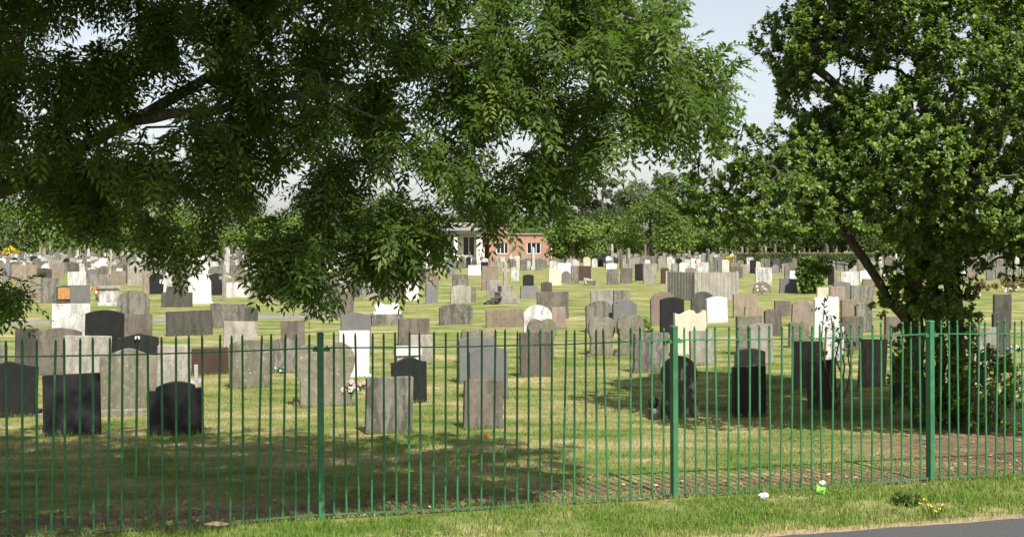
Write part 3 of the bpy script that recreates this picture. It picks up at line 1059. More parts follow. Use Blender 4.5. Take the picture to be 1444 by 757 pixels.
# ---------------------------------------------------------------- fence
def fence():
    root = empty('metal_railing_fence', (FA[0], FA[1], 0))
    tagk(root, 'long green metal railing fence with square posts between the verge and the graves', 'fence')
    posts = [(-1.712, 10.82), (1.58, 11.73), (4.35, 12.53)]
    s = 3.30
    posts = [(posts[0][0] - 3.41 * CA * (k), posts[0][1] - 3.41 * SA * k) for k in (2, 1)] + posts
    posts += [(posts[-1][0] + 2.95 * CA * k, posts[-1][1] + 2.95 * SA * k) for k in (1, 2)]
    gaps = [30, 30, 30, 25, 26, 26]
    O = np.array([FA[0], FA[1], 0])
    pm_ = MB()
    pm_.box(-.025, .025, -.042, .042, -.05, 1.66)
    pm_.box(-.028, .028, -.045, .045, 1.66, 1.685, ch=.01)
    pmesh = pm_.mesh('post')
    pmesh.materials.append(M_GREEN)
    bm_ = MB()
    bm_.tube([(0, 0, .02), (0, 0, 1.63)], .0105, 8, cap=False)
    bm_.tube([(0, 0, 1.63), (0, 0, 1.66), (0, 0, 1.675)], [.0105, .0085, .002], 8)
    bmesh_ = bm_.mesh('bar')
    for p in bmesh_.polygons:
        p.use_smooth = True
    bmesh_.materials.append(M_GREEN)
    off = MB()
    dz = RNG.uniform(-.012, .012, 400)
    nb = 0
    for i, p in enumerate(posts):
        o = bpy.data.objects.new('post', pmesh)
        COL.objects.link(o)
        o.parent = root
        o.location = (p[0] - O[0], p[1] - O[1], 0)
        o.rotation_euler = (R(random.uniform(-.4, .4)), R(random.uniform(-.4, .4)), ANG)
        if i == len(posts) - 1:
            break
        q_ = posts[i + 1]
        a = np.array([p[0], p[1], 0]) - O
        b = np.array([q_[0], q_[1], 0]) - O
        dv = unit(b - a)
        nv = np.array([-dv[1], dv[0], 0])
        for nm, z, h, t, mat in (('rail', 1.545, .010, .042, M_GREEN), ('rail', .05, .009, .042, M_RUST)):
            mb = MB()
            st, en = a + dv * .027, b - dv * .027
            m_ = 9
            for k in range(m_):
                f0, f1 = k / m_, (k + 1) / m_
                z0, z1 = z - .02 * math.sin(math.pi * f0) * (nm == 'rail'), z - .02 * math.sin(math.pi * f1)
                A_, B_ = st + (en - st) * f0, st + (en - st) * f1
                vs = []
                for C_, zz in ((A_, z0), (B_, z1)):
                    for sx, sz in ((-1, -1), (1, -1), (1, 1), (-1, 1)):
                        c_ = C_ + nv * sx * t / 2
                        vs.append((c_[0], c_[1], zz + sz * h / 2))
                fs = [(0, 4, 5, 1), (1, 5, 6, 2), (2, 6, 7, 3), (3, 7, 4, 0)]
                if k == 0:
                    fs.append((0, 1, 2, 3))
                if k == m_ - 1:
                    fs.append((7, 6, 5, 4))
                mb.add(vs, fs)
            mb.build(nm, mat, root)
        for e_, sg in ((a, 1), (b, -1)):
            mb = MB()
            mb.box(.026 if sg > 0 else -.075, .075 if sg > 0 else -.026, -.03, .03, 1.515, 1.5385)
            mb.tube([(sg * .052, 0, 1.5385), (sg * .052, 0, 1.562)], .009, 6)
            br = mb.build('bracket', M_GREEN, root)
            br.location = tuple(e_)
            br.rotation_euler = (0, 0, math.atan2(dv[1], dv[0]))
        for k in range(1, gaps[i]):
            c_ = a + (b - a) * k / gaps[i]
            wp = c_ + O
            xp = CX + F * wp[0] / wp[1]
            nb += 1
            z_ = dz[nb % 400]
            if -8 < xp < 1452:
                o = bpy.data.objects.new('bar', bmesh_)
                COL.objects.link(o)
                o.parent = root
                o.location = (c_[0], c_[1], z_)
                o.rotation_euler = (R(random.gauss(0, .5)), R(random.gauss(0, .55)), 0)
            else:
                off.tube([(c_[0], c_[1], .02), (c_[0], c_[1], 1.64), (c_[0], c_[1], 1.675)], [.0105, .0105, .001], 6)
    o = off.build('bar', M_GREEN, root, smooth=True)
    o['kind'] = 'stuff'


fence()

# ---------------------------------------------------------------- headstones
G_ST = 'headstones standing in the cemetery'


def profile(shape, w, h):
    hw = w / 2
    z0 = -.1
    pts = [(-hw, z0)]

    def curve(f, m=14):
        return [(hw * t, f(t)) for t in np.linspace(-1, 1, m)]
    if shape == 'flat':
        c = min(.015, h * .03)
        top = [(-hw, h - c), (-hw + c, h), (hw - c, h), (hw, h - c)]
    elif shape == 'arch':
        r = .10 * w
        top = curve(lambda t: h - r * t * t)
    elif shape == 'round':
        r = .30 * w
        top = curve(lambda t: h - r * (1 - math.sqrt(max(0, 1 - .92 * t * t))) / .717)
    elif shape == 'semi':
        top = curve(lambda t: h - hw + hw * math.sqrt(max(0, 1 - t * t)), 18)
    elif shape == 'gable':
        top = [(-hw, h - .11 * w), (0, h), (hw, h - .11 * w)]
    elif shape == 'ogee':
        r = .14 * w
        top = curve(lambda t: h - r + r * (.5 + .5 * math.cos(math.pi * min(1, abs(t) * 1.05))), 17)
    elif shape == 'shoulder':
        r = .12 * w
        top = [(-hw, h - r - .03 * w), (-hw * .72, h - r - .03 * w)] + [(hw * .72 * t, h - r * t * t * .8) for t in np.linspace(-1, 1, 10)] + [(hw * .72, h - r - .03 * w), (hw, h - r - .03 * w)]
    elif shape == 'step':
        top = [(-hw, h * .72), (-hw * .72, h * .72), (-hw * .66, h), (hw * .66, h), (hw * .72, h * .72), (hw, h * .72)]
    elif shape == 'wave':
        top = curve(lambda t: h - .10 * w * (1 - math.cos(2 * math.pi * t * .75)) * .5 - (.04 * w if .25 < t < .6 else 0) + (.05 * w if t > .75 and t < .97 else 0), 22)
    elif shape == 'scroll':
        top = [(-hw, h - .12 * w), (-hw * .93, h - .05 * w), (-hw * .78, h - .04 * w), (-hw * .66, h - .08 * w)] + [(hw * .55 * t, h - .07 * w * t * t) for t in np.linspace(-1, 1, 9)]
        top += [(hw * .66, h - .08 * w), (hw * .78, h - .04 * w), (hw * .93, h - .05 * w), (hw, h - .12 * w)]
    elif shape == 'trap':
        pts = [(-hw, z0)]
        top = [(-hw, h * .2), (-hw * .93, h), (hw * .80, h * .93), (hw, h * .1)]
    elif shape == 'heart':
        pts = [(-hw * .86, z0)]
        side = [(-hw * .86, .05 * h), (-hw * .80, .42 * h), (-hw * .94, .56 * h), (-hw, .70 * h), (-hw * .97, .82 * h), (-hw * .86, .92 * h), (-hw * .66, .985 * h), (-hw * .45, h), (-hw * .22, .975 * h), (0, .935 * h)]
        top = side + [(-a, b) for a, b in reversed(side[:-1])]
        return pts + top + [(hw * .86, z0)]
    elif shape == 'balloon':
        r = hw
        zc = h - r
        top = [(-hw * .92, .40 * h), (-hw * .86, .44 * h)] + [(r * math.cos(a_), zc + r * .98 * math.sin(a_)) for a_ in np.linspace(math.pi * 1.17, -math.pi * .17, 20)] + [(hw * .86, .44 * h), (hw * .92, .40 * h)]
        return [(-hw, z0), (-hw, .1 * h)] + top + [(hw, .1 * h), (hw, z0)]
    elif shape == 'cross':
        a_ = (.17 if h > 1.3 * w else .25) * w
        top = [(-a_, .58 * h), (-hw, .60 * h), (-hw, .60 * h + 1.8 * a_), (-a_, .60 * h + 1.8 * a_), (-a_, h), (a_, h), (a_, .60 * h + 1.8 * a_), (hw, .60 * h + 1.8 * a_), (hw, .60 * h), (a_, .58 * h)]
        return [(-a_ * 1.25, z0)] + top + [(a_ * 1.25, z0)]
    elif shape == 'obelisk':
        return [(-hw, z0), (-hw, .12 * h), (-hw * .62, .14 * h), (-hw * .42, .92 * h), (0, h), (hw * .42, .92 * h), (hw * .62, .14 * h), (hw, .12 * h), (hw, z0)]
    return pts + top + [(hw, z0)]


RECTS = []


def stone_mesh(shape, w, h, t):
    mb = MB()
    prof = profile(shape, w, h)
    # order: outline must run counter-clockwise seen from the front (-y)
    mb.prism(list(reversed(prof)), t, .007)
    return mb


def headstone(x0, x1, yt, yb, shape, col, label=None, lean=0, plinth=0, yaw=None, t=None, tilt=None, parent_mb=None, reg=True, name='headstone'):
    d = gd(yb)
    s = d / F
    if yaw is None:
        yaw = 21 + random.gauss(0, 3.2)
    if t is None:
        t = random.uniform(.075, .105)
    W = (x1 - x0) * s
    ya = R(yaw)
    cx_ = gx((x0 + x1) / 2, d)
    # foreshortening of a slab seen at the angle between its normal and the line of sight
    th = abs(ya + math.atan2(cx_, d))
    wd = max(.12, (W - t * math.sin(th)) / max(.5, math.cos(ya)) * .985)
    if shape == 'obelisk':
        t = wd * .7
    h = (yb - yt) * s
    hb = 0
    mb = stone_mesh(shape, wd, h, t)
    o = mb.build(name, ST[col])
    o.location = (cx_, d + math.sin(ya) * 0, 0)
    if tilt is None:
        tilt = random.gauss(0, 1.3)
    o.rotation_euler = (R(tilt), R(lean + random.gauss(0, 1.1)), ya)
    tagk(o, label, 'headstone', G_ST)
    if plinth:
        pb = MB()
        pb.box(-wd / 2 - .05, wd / 2 + .05, -t / 2 - .08, t / 2 + .08, -.06, plinth, ch=.015)
        pb.build('plinth', ST[col], o)
    if reg:
        RECTS.append((x0, x1, yt, yb, d))
    return o


HS = [
    # nearest row
    (-24, 48, 509, 588, 'gable', 'black', 'black headstone with low pitched top cut off at the picture edge', 1, 0),
    (65, 140, 527, 613, 'flat', 'black', 'plain square black headstone in deep shade nearest the fence', 0, 0),
    (143, 218, 491, 585, 'ogee', 'mossy', 'tall mottled lichen-covered headstone with curved shoulders behind two black ones', 1, .1),
    (214, 285, 537, 613, 'shoulder', 'black', 'black headstone with gently arched top and cut shoulders in the shade', 0, 0),
    (23, 52, 463, 522, 'flat', 'dark', 'dark narrow headstone under the low leaf spray', 0, 0),
    (53, 111, 462, 528, 'arch', 'brown', 'dark brown arched headstone behind the plain square black one', 0, 0),
    (92, 153, 473, 540, 'flat', 'light', 'pale flat-topped headstone leaning slightly beside the dark brown arched one', 2, 0),
    (-14, 9, 486, 515, 'flat', 'grey', 'small grey flat headstone at the picture edge above the black pitched one', 0, 0),
    (122, 171, 437, 502, 'arch', 'black', 'tall black arched headstone next to the stained white marble one', 0, 0),
    (169, 222, 470, 530, 'gable', 'black', 'black headstone with pointed top and a small white badge', 0, 0),
    (171, 213, 443, 480, 'flat', 'brown', 'streaky brown flat headstone beside the tall black arched one', 0, 0),
    (222, 266, 487, 548, 'flat', 'light', 'pale streaked headstone standing behind the small white cross', 3, 0),
    (272, 321, 490, 528, 'flat', 'red', 'low dark red-brown headstone with polished face', 1, 0),
    (325, 378, 479, 547, 'arch', 'mossy', 'greenish lichen-stained headstone beneath the lowest hanging leaves', 0, 0),
    (316, 362, 453, 492, 'flat', 'light', 'pale rough square headstone above the greenish lichen-stained one', 0, 0),
    (238, 297, 438, 473, 'flat', 'dark', 'wide charcoal headstone with a pale cord hanging over its front', 0, 0),
    (297, 343, 428, 462, 'flat', 'grey', 'grey vertically streaked headstone beside the wide charcoal one', 0, 0),
    (340, 363, 432, 458, 'gable', 'dark', 'dark sloping slab half hidden by hanging leaves', 0, 0),
    (378, 421, 476, 526, 'ogee', 'grey', 'grey curved-top headstone with white flowers at its foot', 0, 0),
    (397, 430, 452, 500, 'flat', 'brown', 'brown headstone hidden behind the tip of the lowest branch', 0, 0),
    (418, 502, 483, 573, 'heart', 'mossy', 'large speckled heart-shaped headstone behind the green fence post', 0, 0),
    (481, 523, 440, 500, 'gable', 'slate', 'smooth grey low-pitched headstone right behind the plain white slab', 0, 0),
    (477, 520, 466, 531, 'flat', 'white', 'plain bright white rectangular headstone with a white kerb', 0, .05),
    (552, 602, 503, 568, 'ogee', 'black', 'black curved-top headstone with carved ornament standing in sunlight', 0, 0),
    (515, 581, 531, 610, 'flat', 'grey', 'grey streaked square headstone tilting sideways nearest the middle panel', 1.5, 0),
    (652, 709, 535, 604, 'flat', 'brown', 'weathered rough-topped stone leaning in front of two smooth grey ones', 2, 0),
    (661, 717, 489, 562, 'arch', 'slate', 'smooth grey arched headstone just behind the weathered leaning one', 0, 0),
    (646, 698, 474, 540, 'arch', 'slate', 'smooth grey round-shouldered headstone rearmost of the grey pair', 0, 0),
    (648, 698, 463, 512, 'scroll', 'mossy', 'moss-topped stone peeping above the smooth grey pair', 0, 0),
    (561, 605, 449, 486, 'flat', 'brown', 'olive brown plain headstone with dark side edge', 0, 0),
    (577, 610, 472, 514, 'flat', 'light', 'pale grey narrow square headstone behind the black curved-top one', 0, 0),
    (732, 777, 468, 531, 'flat', 'brown', 'grey-brown streaked slab with dark side edge in front of a mossy double-lobed stone', -1.5, 0),
    (741, 785, 449, 507, 'heart', 'mossy', 'mossy double-lobed headstone in front of the white arched one', 0, 0),
    (737, 779, 430, 480, 'round', 'stained', 'white arched headstone with weathered rim above the mossy lobed stone', 0, 0),
    (776, 798, 433, 464, 'flat', 'pink', 'small pinkish flat headstone beside the white arched one', 0, 0),
    (756, 803, 411, 450, 'flat', 'brown', 'wide dark brown streaked headstone with deep shadowed edge', 0, 0),
    (827, 868, 447, 501, 'heart', 'mossy', 'lichen-covered heart headstone, first of a matching heart pair', 0, 0),
    (867, 909, 443, 501, 'heart', 'mossy', 'lichen-covered heart headstone next to the leaning grey slab', 0, 0),
    (890, 944, 469, 525, 'flat', 'grey', 'grey square headstone leaning near the middle fence post', 2, 0),
    (825, 867, 424, 468, 'shoulder', 'grey', 'broad grey headstone with cut shoulder rising behind the first heart', 0, 0),
    (862, 899, 422, 468, 'shoulder', 'slate', 'broad smooth grey headstone joined beside the cut-shoulder one', 0, 0),
    (832, 866, 409, 438, 'flat', 'light', 'pale flat slab behind the broad grey double stone', 0, 0),
    (864, 889, 409, 437, 'flat', 'grey', 'grey flat slab tucked behind the broad smooth grey stone', 0, 0),
    (916, 954, 411, 458, 'round', 'pink', 'cream-pink round-topped headstone behind the tall black leaning one', 0, 0),
    (929, 966, 419, 471, 'arch', 'black', 'tall black headstone between the cream-pink and the white arched stones', 2, 0),
    (949, 1000, 437, 502, 'wave', 'cream', 'cream headstone with wavy top and upright corner horn', 0, 0),
    (994, 1028, 418, 454, 'arch', 'white', 'clean bright white arched headstone beside the wavy cream one', 0, 0),
    (972, 1009, 411, 444, 'round', 'dark', 'dark streaked round-topped stone before the timber screen', 0, 0),
    (1032, 1069, 414, 448, 'flat', 'tan', 'tan square sandstone headstone with dark side edge by the timber screen', 0, 0),
    (1046, 1078, 432, 462, 'flat', 'tan', 'low tan headstone in front of the tan square sandstone one', 0, 0),
    (1076, 1104, 436, 474, 'arch', 'brown', 'brown streaked arched headstone near the low tan one', 0, 0),
    (1090, 1116, 424, 446, 'flat', 'brown', 'small dark brown slab beside the pink shouldered headstone', 0, 0),
    (1113, 1147, 423, 460, 'shoulder', 'pink', 'pink-brown shouldered headstone touching the tall white scrolled one', 0, 0),
    (1143, 1185, 417, 478, 'scroll', 'white', 'tall bright white headstone with scrolled shoulders behind the sapling', 0, 0),
    (1183, 1211, 422, 455, 'flat', 'tan', 'tan flat stone on the far side of the tall white scrolled one', 0, 0),
    (1150, 1169, 405, 425, 'flat', 'cream', 'small cream block stone peeping over the white scrolled headstone', 0, 0),
    (1168, 1193, 404, 426, 'flat', 'pink', 'low pinkish block with dark foot beside the small cream block', 0, 0),
    (1196, 1233, 403, 432, 'flat', 'grey', 'dark grey streaked square headstone by the holly limb', 0, 0),
    (1203, 1233, 426, 468, 'shoulder', 'grey', 'grey streaked shouldered headstone beside the brown streaky one', 0, 0),
    (1181, 1218, 446, 494, 'flat', 'brown', 'dark brown streaky square stone below the grey shouldered one', 0, 0),
    (1036, 1077, 445, 500, 'flat', 'mossy', 'dark mossy square headstone overlapped by a pale weathered one', 0, 0),
    (1053, 1093, 455, 514, 'scroll', 'light', 'pale weathered headstone with peeling face in front of the dark mossy one', 0, 0),
    (971, 1007, 466, 515, 'flat', 'light', 'light grey headstone with white patch beside the middle fence post', 0, 0),
    (930, 987, 501, 589, 'balloon', 'dark', 'dark round-headed headstone with notched neck behind the middle fence post', 0, 0),
    (1033, 1081, 491, 548, 'arch', 'light', 'pale arched stone showing just above the glossy black slab', 0, 0),
    (1030, 1083, 516, 587, 'flat', 'black', 'glossy black square slab in front of a pale arched stone', 0, 0),
    (1113, 1161, 481, 546, 'flat', 'brown', 'brown-grey square headstone leaning behind the dark leaning slab', 2, 0),
    (1136, 1183, 508, 576, 'flat', 'dark', 'dark square slab standing beside the thin sapling', -1, 0),
    (1205, 1253, 478, 545, 'flat', 'brown', 'wide brown-grey headstone between the sapling and the holly stems', 1.5, 0),
    (1252, 1283, 502, 570, 'flat', 'black', 'leaning black slab against the shade of the holly stems', 3, 0),
    (1160, 1190, 460, 510, 'flat', 'stained', 'white stained stone half covered by sapling twigs', 0, 0),
    (1109, 1143, 452, 490, 'arch', 'mossy', 'mossy brown arched stone below the pink shouldered headstone', 0, 0),
    (1398, 1428, 415, 465, 'flat', 'dark', 'tall dark headstone beyond the holly with another dark one before it', 0, 0),
    (1397, 1428, 439, 500, 'arch', 'dark', 'dark arched headstone in front of the tall dark one beyond the holly', 0, 0),
    (1374, 1413, 462, 516, 'flat', 'grey', 'grey-brown plain headstone behind the pale tapering one', 0, 0),
    (1366, 1398, 486, 547, 'trap', 'cream', 'pale tapering stone half hidden by the glossy evergreen shrub', 3, 0),
    (1244, 1276, 446, 484, 'flat', 'brown', 'dark brown stone just beside the first holly stem', 0, 0),
    # middle distance, under the ash branches
    (76, 124, 428, 480, 'flat', 'stained', 'large white marble headstone streaked with grey stains', 0, 0),
    (81, 102, 402, 432, 'gable', 'dark', 'dark pitched headstone bearing an orange-brown plaque', 0, 0),
    (100, 126, 402, 434, 'flat', 'slate', 'blue-grey square headstone next to the one with the orange-brown plaque', 0, 0),
    (58, 82, 392, 427, 'flat', 'grey', 'grey streaked headstone just before the orange plaque stone', 0, 0),
    (26, 58, 388, 414, 'flat', 'mossy', 'grey-green flat headstone above the terracotta coloured kerb', 0, 0),
    (5, 60, 408, 424, 'flat', 'pink', 'low terracotta coloured kerb stone under the leaf spray', 0, 0),
    (167, 209, 409, 443, 'round', 'grey', 'wide grey round-topped headstone beside the white chest tomb', 0, 0),
    (229, 270, 404, 433, 'step', 'dark', 'dark brown stepped headstone next to the brightest white stone', 0, 0),
    (265, 297, 387, 428, 'round', 'white', 'brightest white round-topped headstone with white kerb among dark stones', 0, .06),
    (296, 313, 385, 416, 'gable', 'black', 'dark pitched stone touching the brightest white headstone', 0, 0),
    (245, 254, 380, 412, 'flat', 'dark', 'thin dark upright stone behind the narrow hanging leaf spray', 0, 0),
    (320, 352, 398, 419, 'flat', 'stained', 'low white grave slab beside the stone cross', 0, 0),
    (97, 120, 383, 402, 'flat', 'stained', 'white capped box headstone in the rows by the ash spray', 0, 0),
    (71, 90, 371, 392, 'flat', 'pink', 'orange-tan square headstone before the crowded white rows', 0, 0),
    (52, 72, 378, 396, 'arch', 'dark', 'dark arched stone below a small white domed one', 0, 0),
    (58, 75, 371, 386, 'semi', 'stained', 'small white domed stone above the dark arched one', 0, 0),
    (18, 50, 373, 395, 'flat', 'tan', 'wide tan headstone in the rows near the picture edge', 0, 0),
    (158, 176, 382, 402, 'flat', 'tan', 'yellowish square stone behind the wide grey round-topped one', 0, 0),
    (181, 203, 371, 402, 'gable', 'light', 'tall pale slab seen through the ash leaves', 0, 0),
    (129, 155, 387, 404, 'flat', 'grey', 'grey slab with white top edge before the tall pale slab', 0, 0),
    (430, 455, 395, 445, 'gable', 'light', 'pale peaked stone showing through the lowest leaves', 0, 0),
    (465, 498, 410, 448, 'round', 'brown', 'brown leaning round-topped stone under the hanging branch', 3, 0),
    (455, 484, 400, 438, 'flat', 'grey', 'grey slab just behind the brown leaning round-topped stone', 0, 0),
    # middle distance, centre
    (599, 618, 385, 418, 'flat', 'pink', 'tall pink-brown slab at the edge of the ash leaves', 0, 0),
    (600, 617, 401, 428, 'flat', 'slate', 'grey-violet slab standing before the tall pink-brown one', 0, 0),
    (638, 661, 387, 414, 'flat', 'grey', 'grey flat stone rising behind the white-edged double stone', 0, 0),
    (635, 664, 402, 427, 'arch', 'light', 'white-edged grey arched stone in front of the grey flat one', 0, 0),
    (659, 671, 404, 426, 'round', 'mossy', 'narrow mossy stone paired with the white-edged grey one', 0, 0),
    (619, 667, 428, 458, 'arch', 'grey', 'wide dark-streaked grey arched headstone near the tan sandstone slab', 0, 0),
    (685, 739, 436, 461, 'flat', 'tan', 'long low tan sandstone slab in open grass', 0, 0),
    (679, 703, 375, 409, 'flat', 'pink', 'tall reddish slab with dark edge behind the stepped cross', 0, 0),
    (686, 708, 395, 418, 'flat', 'light', 'light grey slab between the reddish slab and the stepped cross', 0, 0),
    (737, 753, 387, 407, 'arch', 'black', 'small black arched stone on a grey base stone', 0, 0),
    (733, 758, 403, 421, 'flat', 'slate', 'grey square stone directly below the small black arched one', 0, 0),
    (763, 779, 397, 412, 'gable', 'dark', 'small dark gabled stone above the wide dark brown one', 0, 0),
    (630, 642, 370, 390, 'flat', 'slate', 'narrow grey stone beside the leaf edge near the brick building', 0, 0),
    (660, 678, 374, 388, 'flat', 'white', 'low white block before the white pillar of the brick building', 0, 0),
    (720, 732, 376, 396, 'gable', 'stained', 'small white-framed grey stone behind the stepped cross', 0, 0),
    (773, 792, 379, 402, 'flat', 'cream', 'cream block headstone left of the bluish arched one', 0, 0),
    (792, 804, 382, 399, 'semi', 'slate', 'small bluish dark arched stone beside the cream block', 0, 0),
    (785, 806, 371, 386, 'flat', 'white', 'white slab just above the small bluish arched stone', 0, 0),
    (805, 817, 375, 400, 'flat', 'grey', 'tall grey slab between the white slab and the red-brown one', 0, 0),
    (816, 834, 375, 396, 'flat', 'red', 'dark red-brown polished stone with a fallen slab before it', 0, 0),
    (855, 873, 379, 401, 'flat', 'grey', 'grey square stone under a white cap, first of two alike', 0, 0),
    (874, 892, 378, 400, 'flat', 'brown', 'grey-brown square stone beside the grey one of equal size', 0, 0),
    (854, 870, 371, 384, 'arch', 'white', 'bright white low arched stone above the twin square stones', 0, 0),
    (895, 907, 372, 396, 'flat', 'black', 'narrow black stone beside the tall pale slab', 0, 0),
    (906, 926, 371, 400, 'flat', 'light', 'tall pale grey slab in open grass beside the narrow black stone', 0, 0),
    (931, 943, 378, 400, 'flat', 'red', 'brown-red stone between the pale slab and the timber screen', 0, 0),
    (957, 968, 370, 386, 'round', 'white', 'pale round-topped stone behind the timber screen', 0, 0),
    (966, 983, 377, 390, 'gable', 'tan', 'tan gabled stone just over the top of the timber screen', 0, 0),
    (980, 1000, 370, 388, 'flat', 'stained', 'white-framed square stone over the timber screen', 0, 0),
    (1017, 1029, 366, 388, 'arch', 'cream', 'cream-yellow tall stone beside the yellow-leaved shrub', 0, 0),
    (1028, 1048, 376, 392, 'flat', 'brown', 'dark brown slab before the hedge end', 0, 0),
    # middle distance, towards the hedge
    (1064, 1090, 377, 402, 'flat', 'stained', 'white square headstone with large black stain', 0, 0),
    (1060, 1089, 397, 414, 'round', 'mossy', 'low mossy stone with white flowers at its foot', 0, 0),
    (1097, 1127, 392, 413, 'trap', 'slate', 'grey-violet tapering stone beside the round green bush', 0, 0),
    (1105, 1123, 370, 395, 'round', 'grey', 'grey round-topped stone behind the tapering one', 0, 0),
    (1112, 1127, 382, 395, 'flat', 'white', 'small white stone at the edge of the round green bush', 0, 0),
    (1088, 1099, 373, 386, 'round', 'slate', 'small blue-grey stone in front of the clipped hedge', 0, 0),
    (1167, 1177, 374, 402, 'round', 'black', 'narrow black stone with white ornament on top by the round bush', 0, 0),
    (1183, 1213, 383, 403, 'flat', 'stained', 'wide white-framed stone near the hedge', 0, 0),
    (1195, 1209, 375, 387, 'flat', 'light', 'pale square stone above the wide white-framed one', 0, 0),
    (1211, 1230, 381, 397, 'gable', 'white', 'white peaked stone near the holly limb', 0, 0),
    (1172, 1201, 397, 424, 'arch', 'slate', 'dull grey arched stone behind the pinkish block', 0, 0),
    (1213, 1236, 393, 417, 'flat', 'tan', 'tan square stone close to the holly limb', 0, 0),
    (1168, 1182, 385, 399, 'flat', 'pink', 'small pink stone between the black one and the white-framed one', 0, 0),
]
for e in HS:
    headstone(*e[:7], lean=e[7], plinth=e[8])


def small_cross(x0, x1, yt, yb, col, label, steps=False, w=None):
    d = gd(yb)
    s = d / F
    root = empty('stone_cross', (gx((x0 + x1) / 2, d), d, 0), R(20))
    tagk(root, label, 'cross')
    h, wd = (yb - yt) * s, (x1 - x0) * s
    z = 0
    if steps:
        b = MB()
        for k, (f, hh) in enumerate(((.62, .16), (.47, .15), (.34, .17))):
            b.box(-wd * f, wd * f, -wd * f, wd * f, z - .002, z + hh * h * 1.0 * .9, ch=.015)
            z += hh * h * .9
        b.build('base', ST[col], root)
        wd *= .52
    m = MB()
    hh = h - z
    prof = [(a, max(0, b_) + z) for a, b_ in profile('cross', wd, hh)]
    m.prism(list(reversed(prof)), max(.05, wd * .22), .006)
    m.build('cross', ST[col], root)
    RECTS.append((x0, x1, yt, yb, d))
    return root


small_cross(269, 284, 514, 575, 'stained', 'small white stone cross just behind the shouldered black headstone')
small_cross(309, 323, 373, 424, 'light', 'slender grey stone cross beside the low white grave slab')
small_cross(700, 725, 369, 428, 'light', 'pale stone cross on a stepped pedestal in open grass', steps=True)


def block_memorial(name, label, cat, x0, x1, yt, yb, col, builder):
    d = gd(yb)
    root = empty(name, (gx((x0 + x1) / 2, d), d, 0), R(18))
    tagk(root, label, cat)
    builder(root, (x1 - x0) * d / F, (yb - yt) * d / F)
    RECTS.append((x0, x1, yt, yb, d))
    return root


def chest(root, w_, h_):
    MB().box(-w_ / 2 - .06, w_ / 2 + .06, -.5, .5, -.05, .1, ch=.02).build('plinth', ST['stained'], root)
    MB().box(-w_ / 2, w_ / 2, -.42, .42, .1, h_ - .1).build('chest', ST['stained'], root)
    MB().box(-w_ / 2 - .07, w_ / 2 + .07, -.5, .5, h_ - .1, h_, ch=.03).build('lid', ST['light'], root)


block_memorial('chest_tomb', 'white stone chest tomb beside the wide grey round-topped headstone', 'tomb', 141, 167, 403, 430, 'stained', chest)


def sculpt(root, w_, h_):
    MB().box(-w_ / 2, w_ / 2, -.14, .14, -.05, h_ * .46, ch=.02).build('plinth', ST['grey'], root)
    m = MB()
    m.box(-w_ * .44, w_ * .44, -.1, .1, h_ * .46, h_ * .56, ch=.02)
    m.prism([(a * .8, b + h_ * .56) for a, b in reversed([(-w_ * .42, 0), (-w_ * .5, h_ * .22), (-w_ * .36, h_ * .4), (-.04 * w_, h_ * .27), (.04 * w_, h_ * .27), (w_ * .36, h_ * .4), (w_ * .5, h_ * .22), (w_ * .42, 0)])], .08, .01)
    m.build('open_book', ST['white'], root)


block_memorial('book_memorial', 'white carved book memorial on a dark streaked plinth under the ash branch', 'memorial', 523, 568, 424, 458, 'white', sculpt)


def kerbed(root, w_, h_):
    m = MB()
    m.box(-w_ / 2, w_ / 2, -.12, .12, -.05, h_ * .55, ch=.02)
    m.build('block', ST['stained'], root)
    MB().box(-w_ / 2 - .03, w_ / 2 + .03, -.16, .16, h_ * .55, h_, ch=.02).build('cap', ST['white'], root)


block_memorial('capped_memorial', 'low white capped memorial just behind the black curved-top headstone', 'memorial', 558, 591, 488, 515, 'white', kerbed)


def fallen(root, w_, h_):
    m = MB()
    m.prism(list(reversed(profile('arch', w_, w_ * .8))), .12, .01)
    o = m.build('slab', ST['light'], root)
    o.rotation_euler = (R(-58), R(16), 0)
    MB().box(-w_ * .3, w_ * .35, -.1, .3, -.05, h_ * .45, ch=.02).build('footing', ST['brown'], root)


block_memorial('fallen_slab', 'toppled pale slab lying against the red-brown polished stone', 'slab', 824, 843, 388, 402, 'light', fallen)


def debris(root, w_, h_):
    for i, (a, b, r_) in enumerate(((-.36, 0, .16), (-.1, .1, .15), (.12, .22, .14), (.32, .38, .13))):
        m = MB()
        m.box(-r_ * 1.4, r_ * 1.4, -r_, r_, -r_ * .5, r_ * .6, ch=.02)
        o = m.build('broken_block', ST['dark'], root)
        o.location = (a * w_, -.02, b * h_ + .06)
        o.rotation_euler = (0, R(12 * i - 20), R(20 * i))


block_memorial('broken_step', 'heap of dark broken step blocks beside the stepped cross', 'broken blocks', 688, 706, 411, 429, 'dark', debris)


# badge, cord, plaque: small flat things on stones
def on_stone(px_, py_, yb, dy=.09):
    d = gd(yb)
    return (gx(px_, d), d - dy, gz(py_, d))


